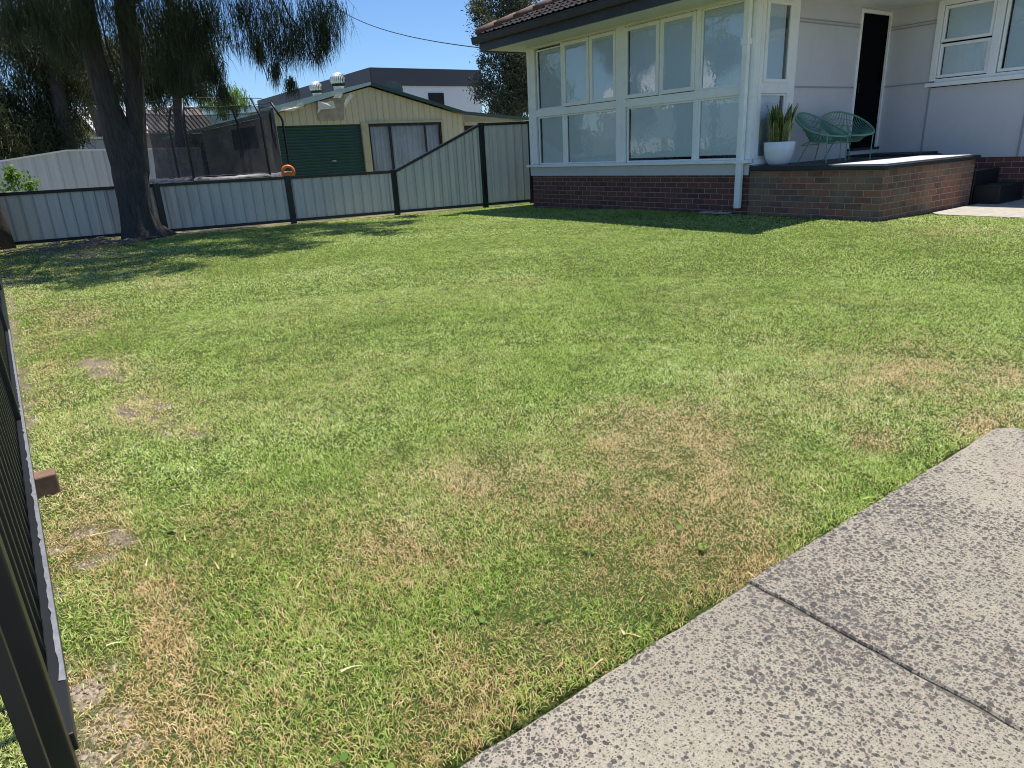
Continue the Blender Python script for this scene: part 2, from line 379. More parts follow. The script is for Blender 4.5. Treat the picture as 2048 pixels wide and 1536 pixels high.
def bare(x, y):
    x0_, y0_ = x, y; x = x+.22*(fbm(x0_, y0_, 5, 41)-.5); y = y+.12*(fbm(x0_, y0_, 5, 42)-.5)
    b = patches(x, y, SOIL, 1.)*(.55+.9*fbm(x, y, 9, 3))
    # worn strip along the fences and the driveway rim
    xf = -15.33+.235*(y+.3)
    b = np.maximum(b, .9*np.exp(-((x-xf-.02)/.16)**2)*(.6+.8*fbm(x, y, 5, 4)))
    b = np.maximum(b, .8*np.exp(-((y+.19)/.05)**2)*(.5+.8*fbm(x, y, 7, 5)))
    b = np.maximum(b, .80*np.exp(-((y+.06)/.11)**2)*np.exp(-np.abs(x+1.3)/2.2)*fbm(x, y, 4, 31))
    b = np.maximum(b, 1.0*np.exp(-((x0_+.972)/.020)**2)*(y > -.1)*(y < 3.2)*fbm(x, y, 6, 32))
    b = b*(.05+1.25*fbm(x, y, 11, 15, 3)+.55*fbm(x, y, 34, 16, 2))
    return np.clip((b-.28)*2.1, 0, 1)
def dry(x, y):
    d = 1.5*patches(x, y, DRY)*(.30+1.3*fbm(x, y, 7, 1))
    n_ = fbm(x, y, 1.3, 2, 4)
    near = np.exp(-np.hypot(x, y)/3.6)
    d = np.maximum(d, .85*np.clip(patches(x, y, SOIL_ROUND, .45)-.1, 0, 1))
    d = np.maximum(d, .8*np.exp(-((y+.02)/.16)**2)*fbm(x, y, 3, 33))
    d = d + (.05+.58*near)*np.clip((n_-.45)*4, 0, 1)
    n2 = fbm(x, y, 5, 8, 3)
    d = d + (.03+.3*near)*np.clip((n2-.55)*5, 0, 1)
    return np.clip(d, 0, .95)

gr = MB(); gr.add([(-900,-900,-.06),(900,-900,-.06),(900,900,-.06),(-900,900,-.06)], [(0,1,2,3)])
tag(gr.build('ground', M['yard']), kind='structure')
xs = np.concatenate([np.arange(-17, -5, .12), np.arange(-5, 4.01, .05)]); ys = np.concatenate([np.arange(-4, -.6, .2), np.arange(-.6, 5, .05), np.arange(5, 13.2, .15)])
GX, GY = np.meshgrid(xs, ys); gx = GX.ravel(); gy = GY.ravel()
bb = bare(gx, gy)
gzv = gz(gx, gy) + (fbm(gx, gy, 6, 6)-.5)*.012 + (fbm(gx, gy, 25, 7)-.5)*.012*bb - .006*bb
inside = (gx > -1.02) & (gy < 3.2) & (gy > -3.9); gzv = np.where(inside, -.05, gzv)
V = np.stack([gx, gy, gzv], 1); nx = len(xs); ny = len(ys)
ii = (np.arange(ny-1)[:,None]*nx+np.arange(nx-1)[None,:]).ravel()
Q = np.stack([ii, ii+1, ii+1+nx, ii+nx], 1).ravel()
o = mesh_np('lawn', V, Q, np.arange(len(ii))*4, M['lawn_soil'], attrs={'bare': bb}, smooth=True)
tag(o, kind='structure')

# ------------------------------------------------------------------ driveway (two slabs with an open joint) and path
def slab(name, outline, z0, z1, mat, jit=.006, step=.03, bev=.006):
    pts = []
    n_ = len(outline)
    for i in range(n_):
        a = Vector(outline[i]); b = Vector(outline[(i+1)%n_]); L = (b-a).length; k = max(1, int(L/step)) if L < 6 else 120
        nrm = Vector((-(b-a).y, (b-a).x)).normalized()
        for j in range(k):
            p = a+(b-a)*j/k
            d = (noise.noise(Vector((p.x*9, p.y*9, 3)))*jit*1.6+noise.noise(Vector((p.x*40, p.y*40, 7)))*jit*.8) if j else 0
            pts.append(p+nrm*d)
    m = MB(); k = len(pts)
    cen = Vector((sum(p.x for p in pts)/k, sum(p.y for p in pts)/k))
    ins = [p+(cen-p).normalized()*bev*1.4 for p in pts]
    m.add([(p.x,p.y,z0) for p in pts]+[(p.x,p.y,z1-bev) for p in pts]+[(p.x,p.y,z1) for p in ins],
          [(i,(i+1)%k,(i+1)%k+k,i+k) for i in range(k)]+[(i+k,(i+1)%k+k,(i+1)%k+2*k,i+2*k) for i in range(k)]+[tuple(range(2*k,3*k))])
    return m.build(name, mat)
tag(slab('driveway', [(3.2,-3.8),(3.2,1.416),(-.945,1.432),(-.955,-3.8)], -.12, .004, M['concrete'], .004), kind='structure')
tag(slab('driveway', [(3.2,1.420),(3.2,3.16),(-.90,3.12),(-.945,3.06),(-.955,1.440)], -.12, .005, M['concrete'], .004), kind='structure')
jb = MB().box(-.95, 3.1, 1.36, 1.49, -.1, -.004)
tag(jb.build('joint_filler', paint('joint_grit', (.10,.085,.065), .95, .5, 90, (.25,.22,.17,.8))), kind='structure')
tag(slab('path', [(-4.53,10.62),(-4.35,10.42),(5,10.5),(5,12.96),(-4.53,12.96)], -.05, .034, M['path'], .01), kind='structure')

# ------------------------------------------------------------------ grass
def in_view(x, y, z, mx=.22, my=.22):
    P_ = np.stack([x, y, z-1.18], 1)
    X_ = P_@np.array(cx); Y_ = P_@np.array(cy); Z_ = -(P_@np.array(cz))
    u = 1353.1*X_/np.maximum(Z_, .05)/1024; v = 1353.1*Y_/np.maximum(Z_, .05)/768
    return (Z_ > .15) & (abs(u) < 1+mx*2) & (abs(v) < 1+my*2)
def lawn_blades():
    out = []
    for r0, r1, dens, wd, ln in ((0, 1.9, 34000, .0026, .024), (1.9, 2.8, 27000, .0029, .024), (2.8, 4.2, 17000, .0037, .025), (4.2, 6.5, 9000, .0048, .025), (6.5, 10, 3600, .0068, .027), (10, 18, 2000, .010, .028)):
        A = (min(18, 2*r1))*(min(18, 1.3*r1+.8)) if r1 < 8 else 18*14.5
        x0 = -min(17, r1); x1 = min(3.5, r1); y0 = -min(1.5, r1); y1 = min(12.9, r1)
        N = int((x1-x0)*(y1-y0)*dens)
        x = rng.uniform(x0, x1, N); y = rng.uniform(y0, y1, N)
        r = np.hypot(x, y)
        edge = (fbm(x, y, 6, 12)-.5)*.05
        k = (r >= r0) & (r < r1) & ((x < -.968+edge*.8) | (y > 3.17+edge)) & (y > -1.2)
        k &= ~((x > -4.55) & (y > 10.45)) & ~((x > -12.1) & (y > 9.2) & (x < -4.5)) & (y < 12.5)
        k &= x > (-15.28+.235*(y+.3))
        x, y = x[k], y[k]
        z = gz(x, y); kk = in_view(x, y, z); x, y, z = x[kk], y[kk], z[kk]
        b = bare(x, y); kk = rng.random(len(x)) > b*.93; x, y, z, b = x[kk], y[kk], z[kk], b[kk]
        out.append((x, y, z, b, np.full(len(x), wd), np.full(len(x), ln)))
    x, y, z, b, wd, ln = [np.concatenate(a) for a in zip(*out)]
    N = len(x); rr = np.hypot(x, y)
    dr = (rng.random(N) < dry(x, y)).astype(float)
    clump = fbm(x, y, 14, 20, 2); coarse = fbm(x, y, 1.1, 21, 3)
    L = ln*rng.uniform(.55, 1.25, N)*(.75+.55*clump)*(1-.25*b)
    lush = np.exp(-((x+1.9)**2+(y-.35)**2)/.4)*.25+np.exp(-((x+1.25)**2+(y-.55)**2)/.12)*.25; L *= .84*(1+np.minimum(lush, .5))
    wd = wd*rng.uniform(.6, 1.35, N)*np.where(dr > .5, .8, 1)
    az = rng.uniform(0, 2*np.pi, N)*1.0 + (clump-.5)*4
    lean = np.clip(rng.normal(1.02, .28, N)+(.1)*dr, .1, 1.5)           # from vertical
    dx, dy = np.cos(az), np.sin(az); sx_, sy_ = -dy, dx
    tw = rng.uniform(-.8, .8, N)
    hz0 = np.sin(lean*.55); vz0 = np.cos(lean*.55); hz1 = np.sin(np.minimum(lean*1.25, 1.62)); vz1 = np.cos(np.minimum(lean*1.25, 1.62))
    base = np.stack([x, y, z-.003], 1)
    side = np.stack([sx_*np.cos(tw)*wd/2, sy_*np.cos(tw)*wd/2, np.sin(tw)*wd/2], 1)
    mid = base+np.stack([dx*hz0*L*.5, dy*hz0*L*.5, vz0*L*.5], 1)
    tip = mid+np.stack([dx*hz1*L*.6, dy*hz1*L*.6, vz1*L*.6], 1)
    V = np.stack([base-side*.8, base+side*.8, mid+side, mid-side, tip], 1).reshape(-1, 3)
    i = np.arange(N)*5
    corners = np.stack([i, i+1, i+2, i+3, i+3, i+2, i+4], 1).ravel()
    starts = np.stack([np.arange(N)*7, np.arange(N)*7+4], 1).ravel()
    rnd = np.clip(rng.random(N)*.75+.25*clump+(coarse-.5)*.5, 0, 1)
    far = np.clip((rr-2)/9, 0, 1)
    rnd = rnd*(1-far*.12)+.62*far*.12
    o = mesh_np('grass', V, corners, starts, M['grass'], attrs={'rnd': np.repeat(rnd, 5), 'dry': np.repeat(dr*.9+.1*rng.random(N)*dry(x, y), 5)})
    tag(o, 'mown green lawn grass with dry tan patches', 'grass', kind='stuff')
    print('blades', N)
lawn_blades()
# longer stray runners and broad weeds near the front fence
def weeds():
    m = MB()
    V = []; C = []; S = []; rn = []; dd = []
    k = 0
    for i in range(45):
        x = -1.3-abs(random.gauss(0, 1.1)); y = random.uniform(-.12, .55)
        if random.random() < .35: x = -.99-random.random()*.12; y = random.uniform(.4, 3)
        isdry = random.random() < .6; L = random.uniform(.04, .10); az = random.uniform(0, 6.28); w_ = .0028 if isdry else .004
        z = float(gz(np.array([x]), np.array([y]))[0])+.012
        p = Vector((x, y, z)); d = Vector((math.cos(az), math.sin(az), random.uniform(.1, .5)))
        s = Vector((-math.sin(az), math.cos(az), 0))*w_; pr = [p-s, p+s]
        base = len(V); V += pr
        for j in range(1, 5):
            d.z -= .22; d.normalize(); p = p+d*L/4; az2 = az+j*.1
            if p.z < z-.008: p.z = z-.008
            t = 1-j/4.6; V += [p-s*t, p+s*t]
            C += [base+2*j-2, base+2*j-1, base+2*j+1, base+2*j]; S.append(k); k += 4
        rn += [random.random()]*10; dd += [1. if isdry else 0.]*10
    o = mesh_np('grass_runners', np.array([tuple(v) for v in V]), np.array(C), np.array(S), M['grass'], attrs={'rnd': np.array(rn), 'dry': np.array(dd)})
    tag(o, 'straggling dry and green runners at the lawn rim', 'grass', kind='stuff')
weeds()
def clover():
    random.seed(15); g = []
    V = []; C = []; S = []; rn = []; k = 0
    spots_ = [(-2.0-random.random()*1.4, .12+random.random()*.4) for _ in range(16)]+[(-1.05-random.random()*.5, random.uniform(.2,1.6)) for _ in range(10)]+[(-random.uniform(1.5,7), random.uniform(.3,6)) for _ in range(60)]
    for sx_, sy_ in spots_:
        for i in range(random.randint(3, 8)):
            a = random.uniform(0, 6.28); r = random.uniform(.006, .035); c = Vector((sx_+r*math.cos(a), sy_+r*math.sin(a), float(gz(np.array([sx_]), np.array([sy_]))[0])+random.uniform(.014,.026)))
            az = a+random.uniform(-.5,.5); L_ = random.uniform(.010,.024); W_ = L_*.42
            d = Vector((math.cos(az), math.sin(az), random.uniform(-.1,.5))).normalized(); s_ = Vector((-math.sin(az), math.cos(az), random.uniform(-.3,.3))).normalized()*W_
            b0 = len(V); V += [c, c+d*L_*.3+s_*.8, c+d*L_*.7+s_, c+d*L_, c+d*L_*.7-s_, c+d*L_*.3-s_*.8]
            C += list(range(b0, b0+6)); S.append(k); k += 6; rn += [random.uniform(.3,.95)]*6
    o = mesh_np('broadleaf_weeds', np.array([tuple(v) for v in V]), np.array(C), np.array(S), M['leaf_bright'], attrs={'rnd': np.array(rn)})
    tag(o, 'small flat broad leaved weeds scattered through the lawn', 'weeds', kind='stuff')
clover()
def clods():
    random.seed(91); m = MB(); n_ = 0
    cand = [(c[0]+random.gauss(0,1)*.55*(abs(c[2])+abs(c[4])), c[1]+random.gauss(0,1)*.6*(abs(c[3])+abs(c[5]))) for c in SOIL_ROUND[:6]+SOIL_ROUND[7:10] for _ in range(420)]+[(-1.25-random.random()*3, -.14+random.random()*.16) for _ in range(1200)]
    B = bare(np.array([c[0] for c in cand]), np.array([c[1] for c in cand]))
    for (x, y), b in zip(cand, B):
        if b < .3 or y < -.15: continue
        r = random.uniform(.002, .008)*(1.5 if random.random() < .08 else 1); z = float(gz(np.array([x]), np.array([y]))[0])-.002
        vs = [(x+r*random.uniform(.6,1.3)*math.cos(a), y+r*random.uniform(.6,1.3)*math.sin(a), z+r*random.uniform(-.1,.3)) for a in (0,1.3,2.5,3.8,5.1)]+[(x+r*random.uniform(-.4,.4), y+r*random.uniform(-.4,.4), z+r*random.uniform(.7,1.2))]
        m.add(vs, [(i, (i+1)%5, 5) for i in range(5)])
    tag(m.build('soil_clods', paint('sandy_clods', (.36,.29,.22), .95, .35, 60)), 'crumbs of sandy soil on the bare patches', 'soil', kind='stuff')
clods()

# ------------------------------------------------------------------ house
HX0, HX1, HY, HS = -12.1, -6.65, 9.25, 12.98       # front wing left/right walls, front plane, set-back wall plane
house = empty('house', (-9.4, 11, 0), 'white fibro house with big blinded windows on a dark red brick base', 'house')
b = MB(); b.box(HX0+.02, HX1-.02, HY+.03, HY+.2, -.1, .632); b.box(HX0+.02, HX0+.2, HY+.2, 17, -.1, .632); b.box(HX1-.2, HX1-.02, HY+.2, HS+.05, -.1, .632)
b.box(HX1-.02, 1.5, HS+.02, HS+.2, -.1, .676)
b.build('brick_base', M['brick_red'], house)
c = MB()
c.box(HX0, HX1, HY-.005, HY+.02, .630, .80)                                     # board under the sill
c.build('base_board', M['cladding'], house)
c = MB(); c.box(HX0-.06, HX1+.03, HY-.075, HY+.05, .805, .855); c.build('window_sill', M['trim'], house, bevel=.006)
# window wall structure of the front: posts, transom, head
f = MB()
f.box(HX0, -11.86, HY, HY+.12, .857, 3.10)             # corner post
f.box(HX0+.015, -12.0, HY-.014, HY, .857, 3.10)
f.box(-11.86, -9.50, HY, HY+.12, 1.785, 1.915)         # transom
f.box(-9.50, -9.28, HY-.012, HY+.12, .857, 3.10)
f.box(-9.28, -6.80, HY, HY+.12, 1.785, 1.915)
f.box(-6.80, HX1, HY, HY+.12, .857, 3.10)
f.box(-11.86, -9.50, HY+.002, HY+.12, 3.06, 3.10); f.box(-9.28, -6.80, HY+.002, HY+.12, 3.06, 3.10)
f.box(-11.03, -10.95, HY+.004, HY+.118, 1.915, 3.06); f.box(-11.02, -10.94, HY+.004, HY+.118, .857, 1.785)
f.box(-7.745, -7.665, HY+.004, HY+.118, 1.915, 3.06); f.box(-7.75, -7.67, HY+.004, HY+.118, .857, 1.785)
f.box(-10.215, -10.185, HY+.006, HY+.116, 1.915, 3.06); f.box(-8.495, -8.465, HY+.006, HY+.116, 1.915, 3.06)
f.build('wall_frame', M['trim'], house, bevel=.004)
class WB:
    def box(s_, *a): MB().box(*a).build('wall', M['cladding'], house)
w_ = WB()
w_.box(HX0+.005, HX0+.12, HY+.12, 17, .632, 3.10)         # left side wall
w_.box(HX1-.1, HX1-.001, 10.29, 11.995, .66, 3.10)        # return wall, either side of the door
w_.box(HX1-.1, HX1-.001, 11.995, 12.96, 3.065, 3.10)
w_.box(HX1-.1, HX1-.001, HY+.12, 10.29, .66, .80)
w_.box(HX1, -5.89, HS+.001, HS+.12, .678, 3.10); w_.box(-5.89, -2.9, HS+.001, HS+.12, .678, 1.80); w_.box(-2.9, 1.5, HS+.001, HS+.12, .678, 3.10)
for bx_ in ([(HX1, HX1+.012, 10.29, 11.99, z-.007, z+.007) for z in (2.785, 2.830)]+[(HX1+.02, -5.9, HS-.012, HS, z-.007, z+.007) for z in (2.785, 2.830)]
    +[(HX1, HX1+.014, 10.29, 11.99, 1.868, 1.888), (HX1+.02, -5.9, HS-.014, HS, 1.880, 1.900)]+[(x-.015, x+.015, HS-.010, HS, .68, 1.79) for x in (-5.865, -4.42, -2.9)]):
    bt = MB().box(*bx_); bt.build('cover_batten', M['batten'], house)
intr = MB(); intr.box(HX0+.13, HX1-.3, HY+.30, HY+.34, .5, 3.09); intr.box(-6.5, -2.7, HS+.30, HS+.34, 1.5, 3.09); intr.box(HX1-.34, HX1-.30, HY+.34, 12.95, .5, 3.09)
intr.build('added_blind_backing', M['dark'], house)  # dark panels added close behind the blinds to stop sky light leaking through

def window(rect_glass, frame_w, plane, axis='x', parent=house, proud=.0, blind_gap=(.0,.0,.0), depth=.03, sash=True, refl=None):
    """rect (a0,a1,z0,z1) of the glass; frame around; blind behind with black gaps (left,right,bottom)"""
    a0, a1, z0, z1 = rect_glass; fw = frame_w; m = MB()
    def bx(mb, a, b_, z_, zz, p0, p1):
        if axis == 'x': mb.box(a, b_, plane+p0, plane+p1, z_, zz)
        else: mb.box(plane-p1, plane-p0, a, b_, z_, zz)
    bx(m, a0-fw, a0, z0-fw, z1+fw, proud, depth); bx(m, a1, a1+fw, z0-fw, z1+fw, proud, depth)
    bx(m, a0, a1, z0-fw, z0, proud, depth); bx(m, a0, a1, z1, z1+fw, proud, depth)
    fr = m.build('window', M['trim'], parent, bevel=.003)
    g = MB()
    if axis == 'x': g.add([(a0,plane+.022,z0),(a1,plane+.022,z0),(a1,plane+.022,z1),(a0,plane+.022,z1)], [(0,1,2,3)])
    else: g.add([(plane-.022,a0,z0),(plane-.022,a1,z0),(plane-.022,a1,z1),(plane-.022,a0,z1)], [(0,1,2,3)])
    g.build('pane', M['glass'], fr)
    bl = MB(); gl_, gr_, gb = blind_gap
    nseg = 10
    for i in range(1):
        bx(bl, a0+gl_, a1-gr_, z0+gb, z1-.001, .034, .038)
        bx(bl, a0+gl_, a1-gr_, z0+gb, z0+gb+.02, .029, .043)
    bl.build('blind', M['blind'], fr)
    return fr
window((-11.79,-11.06,1.945,3.0), .028, HY+.03, blind_gap=(.035,0,0))
for a, b_ in ((-10.95,-10.215), (-10.185,-9.50), (-9.28,-8.495), (-8.465,-7.745)):
    window((a+.065,b_-.065,1.985,2.99), .06, HY-.02, depth=.05, blind_gap=(.03 if a in (-9.28,) else .0,0,0))
window((-7.635,-6.83,1.945,3.03), .028, HY+.03)
window((-11.79,-11.05,.885,1.755), .028, HY+.03, blind_gap=(.05,0,0))
window((-10.91,-9.53,.885,1.755), .028, HY+.03, blind_gap=(.02,0,.0))
window((-9.23,-7.78,.885,1.755), .03, HY+.03, blind_gap=(.03,.01,.04))
window((-7.64,-6.83,.885,1.755), .03, HY+.03, blind_gap=(0,.0,.045))
# return-wall narrow window
f2 = MB()
f2.box(HX1-.1, HX1, HY+.125, 9.46, .80, 3.10); f2.box(HX1-.1, HX1, 10.10, 10.289, .80, 3.10)
f2.box(HX1-.1, HX1, 9.46, 10.10, 1.785, 1.93); f2.box(HX1-.1, HX1, 9.46, 10.10, .80, .86); f2.box(HX1-.1, HX1, 9.46, 10.10, 3.04, 3.10)
f2.box(HX1-.01, HX1+.03, HY+.02, 10.30, .775, .80)
f2.build('side_window_frame', M['trim'], house, bevel=.004)
window((9.52,10.03,1.985,2.98), .055, HX1+.02, 'y', depth=.05, blind_gap=(0,.07,0))
window((9.49,10.07,.89,1.755), .028, HX1-.02, 'y', blind_gap=(0,.07,0))
# door
dd = MB(); dd.box(HX1-.06, HX1+.02, 12.0, 12.055, .80, 3.065); dd.box(HX1-.06, HX1+.02, 12.93, 12.975, .80, 3.065); dd.box(HX1-.06, HX1+.02, 12.055, 12.93, 3.01, 3.065)
door = dd.build('door_frame', M['trim'], house, bevel=.003)
ds = MB(); ds.box(HX1-.05, HX1-.03, 12.055, 12.93, .90, 3.01)
for y in (12.055, 12.87): ds.box(HX1-.035, HX1-.015, y, y+.06, .90, 3.01)
for z in (.90, 1.85, 2.95): ds.box(HX1-.035, HX1-.016, 12.115, 12.87, z, z+.06)
ds.build('screen_door', M['doormesh'], door)
dh = MB(); dh.box(HX1-.015, HX1+.01, 12.14, 12.16, 1.8, 1.95); dh.build('door_handle', M['black'], door)
th = MB(); th.box(HX1-.06, HX1+.05, 11.98, 12.98, .862, .90); th.build('threshold', M['slab'], house); 
th = MB(); th.box(HX1-.03, HX1+.025, 12.0, 12.96, .79, .858); th.build('door_step', M['cladding'], house)
# right window on the set-back wall
g = MB()
g.box(-5.89, -5.80, HS-.03, HS+.1, 1.90, 3.10); g.box(-5.80, -2.9, HS-.03, HS+.1, 3.02, 3.10); g.box(-2.98, -2.9, HS-.03, HS+.1, 1.90, 3.02)
g.box(-5.04, -4.92, HS-.03, HS+.1, 1.93, 3.02); g.box(-5.80, -2.98, HS-.03, HS+.1, 1.88, 1.93)
g.build('right_window_frame', M['trim'], house, bevel=.004)
g = MB(); g.box(-5.93, -2.85, HS-.07, HS-.03, 1.812, 1.878); g.build('right_window_sill', M['trim'], house, bevel=.005)
window((-5.745,-5.095,2.525,2.965), .045, HS-.01, depth=.045, blind_gap=(.02,0,0))
window((-5.745,-5.095,1.99,2.41), .045, HS-.0, depth=.045, blind_gap=(.02,0,0))
window((-4.86,-3.04,1.985,2.965), .045, HS-.005, depth=.05, blind_gap=(.03,0,0))
# eaves
EX0, EX1, EY = -12.55, -5.47, 8.45
s = MB(); s.poly([(EX0+.02,EY+.02,3.10),(EX1-.02,EY+.02,3.10),(EX1-.02,12.5,3.10),(2,12.5,3.10),(2,13.2,3.10),(HX0-.0,13.2,3.10),(HX0,17,3.10),(EX0+.02,17,3.10)], (0,0,.02))
s.build('soffit', M['soffit'], house)
s = MB(); s.box(HX0, HX1+.0, HY-.02, HY+.0, 3.072, 3.099); s.build('head_mould', M['soffit'], house)
fa = MB()
fa.box(EX0, EX1, EY-.02, EY+.018, 3.075, 3.30); fa.box(EX0-.02, EX0+.018, EY+.018, 17, 3.075, 3.30); fa.box(EX1-.018, EX1+.02, EY+.018, 12.5, 3.075, 3.30); fa.box(EX1+.02, 2, 12.48, 12.52, 3.075, 3.30)
fa.build('fascia', M['fascia'], house)
def gutter_prof(o): return [(0,.0),(-.02,-.115),(-.085,-.115),(-.105,-.03),(-.105,.0),(-.115,.005),(-.118,-.03),(-.097,-.127),(-.012,-.127),(-.006,-.02)]
gu = MB()
gp = [(0,.02),(0,-.12),(-.075,-.125),(-.095,-.09),(-.105,-.02),(-.118,-.015),(-.118,.0),(-.10,.0),(-.085,-.09),(-.06,-.105),(-.015,-.10),(-.012,.02)]
gu.poly([(EX0-.15, EY-.022+a, 3.345+z) for a, z in gp], (EX1-EX0+.25, 0, 0))
gu.poly([(EX0-.02+a, EY-.02, 3.345+z) for a, z in gp], (0, 8.5, 0))
gu.build('gutter', M['fascia'], house)
# roof: front slope with modelled tile courses, two side slopes, wing slope
pitch = math.tan(R(22)); RZ = 3.36
def tile_h(u, v):   # u across, v along the slope
    fu = (u/.30) % 1; roll = .030*math.exp(-((fu-.18)/.10)**2)+.018*math.exp(-((fu-.68)/.09)**2)
    fv = (v/.32) % 1
    return roll + .030*(1-fv)
def slope_mesh(nu, nv, U0, U1, VL, place, inside):
    m = MB(); idx = {}
    us = [U0+(U1-U0)*i/nu for i in range(nu+1)]
    vs = []
    v = 0
    while v < VL: vs += [v+.0005, v+.10, v+.21, v+.3195]; v += .32
    grid = [[None]*len(vs) for _ in us]; V = []
    for i, u in enumerate(us):
        for j, vv in enumerate(vs): grid[i][j] = len(V); V.append(place(u, vv, tile_h(u+(int(vv/.32)%2)*.15, vv)))
    F = []
    for i in range(nu):
        for j in range(len(vs)-1):
            if inside((us[i]+us[i+1])/2, (vs[j]+vs[j+1])/2): F.append((grid[i][j], grid[i+1][j], grid[i+1][j+1], grid[i][j+1]))
    m.add(V, F); return m
ca, sa = math.cos(R(22)), math.sin(R(22))
WX = (EX0+EX1)/2; HALF = (EX1-EX0)/2+.05
fm = slope_mesh(230, 0, EX0-.06, EX1+.06, 3.9, lambda u, v, h: (u, EY-.06+v*ca-h*sa, RZ+v*sa+h*ca), lambda u, v: abs(u-WX) < HALF+.06-v*ca)
fm.build('roof', M['tile'], house)
sm = MB()
AY = EY-.06+HALF; AZ = RZ+HALF*pitch
sm.add([(EX0-.06,EY-.06,RZ),(WX,AY,AZ),(WX,18,AZ),(EX0-.06,18,RZ)], [(0,1,2,3)])
sm.add([(EX1+.06,EY-.06,RZ),(EX1+.06,13.5,RZ),(WX,13.5,AZ),(WX,AY,AZ)], [(0,1,2,3)])
sm.add([(EX1+.06,12.4,RZ),(2.5,12.4,RZ),(2.5,15.9,AZ),(WX,15.9,AZ),(WX,13.4,AZ)], [(0,1,2,3,4)])
sm.build('side_roof', M['tile'], house)
hc = MB()
for sgn, x0 in ((1, EX0-.04), (-1, EX1+.04)):
    L = HALF*math.sqrt(2+pitch**2); d = Vector((sgn, 1, pitch)).normalized(); p0 = Vector((x0, EY-.04, RZ+.02)); nseg = int(L/.38)
    for i in range(nseg):
        a = p0+d*i*L/nseg; b_ = p0+d*(i+1.12)*L/nseg
        hc.tube([a+Vector((0,0,.01)), a*.5+b_*.5+Vector((0,0,.02)), b_+Vector((0,0,.035))], [.115,.108,.10], 10)
hc.build('hip_cap', M['tilecap'], house, smooth=True)
# downpipe
dp = MB(); dp.box(-6.82, -6.72, HY-.095, HY-.02, .14, 3.12); 
dpo = dp.build('downpipe', M['trim'], house, bevel=.012)
br = MB(); br.box(-6.86, -6.68, HY-.105, HY-.076, .80, .855); br.build('pipe_bracket', M['trim'], dpo, bevel=.008)
br = MB(); br.box(-6.835, -6.705, HY-.105, HY-.001, 2.44, 2.53); br.build('pipe_bracket', M['trim'], dpo, bevel=.008)
# drain shards at the pipe foot
ds_ = MB()
for i in range(7):
    x = -6.9-.07*i+random.uniform(-.03,.03); y = HY-.16-.03*(i%3); z = float(gz(np.array([x]),np.array([y]))[0])+.02
    ds_.poly([(x,y,z),(x+.13,y-.03,z+.02),(x+.10,y-.09,z+.01),(x-.03,y-.07,z)], (0,0,.02))
tag(ds_.build('broken_drain_tile', M['path']), 'broken grey drain tile pieces at the downpipe foot', 'rubble', kind='stuff')

# ------------------------------------------------------------------ porch
porch = empty('porch', (-5.6, 10.6, 0), 'raised brick porch with dark slab beside the front door', 'porch')
pb = MB(); pb.box(-6.66, -4.62, 9.30, 12.0, -.1, .688); pb.build('brick_base', M['brick_old'], porch)
M['porch_floor'] = paint('dark_painted_porch_floor', (.030,.032,.036), .6, .2, 3, (.06,.06,.065,.5), bs=.2)
ps = MB(); ps.poly([(-6.64,9.265,.688),(-4.60,9.265,.688),(-4.575,9.29,.688),(-4.575,12.06,.688),(-5.5,12.06,.688),(-5.5,12.96,.688),(-6.64,12.96,.688)], (0,0,.062)); ps.build('slab_edge', M['slab'], porch, bevel=.012)
ps = MB(); ps.poly([(-6.63,9.28,.7505),(-4.62,9.28,.7505),(-4.60,9.31,.7505),(-4.60,12.03,.7505),(-5.52,12.03,.7505),(-5.52,12.95,.7505),(-6.63,12.95,.7505)], (0,0,.005)); ps.build('slab_top', M['porch_floor'], porch)
ll = MB(); ll.box(-6.6, -5.58, 12.10, 12.95, .756, .795); ll.build('door_landing', M['slab'], porch, bevel=.005)
rg = MB(); rg.poly([(-5.38,9.285,.7565),(-4.625,9.285,.7565),(-4.605,9.315,.7565),(-4.605,12.0,.7565),(-5.38,12.0,.7565)], (0,0,.010))  # pale sheet paints the sunlit strip of the porch floor
tag(rg.build('sunlit_floor_patch', paint('pale_sunlit_floor', (.55,.54,.56), .9, .06, 6, (.42,.41,.42,.4), bs=.4)), 'pale sheet standing for sunlight on the front edge of the dark porch floor', 'floor patch')
steps = empty('porch_steps', (-4.3, 12.3, 0), 'dark painted steps going down from the right end of the porch', 'steps')
st = MB(); st.box(-4.61, -4.25, 12.08, 12.95, -.05, .30); st.build('lower_step', M['black'], steps, bevel=.01)
st = MB(); st.box(-5.4, -4.62, 12.08, 12.95, -.05, .52); st.build('upper_step', M['black'], steps, bevel=.01)

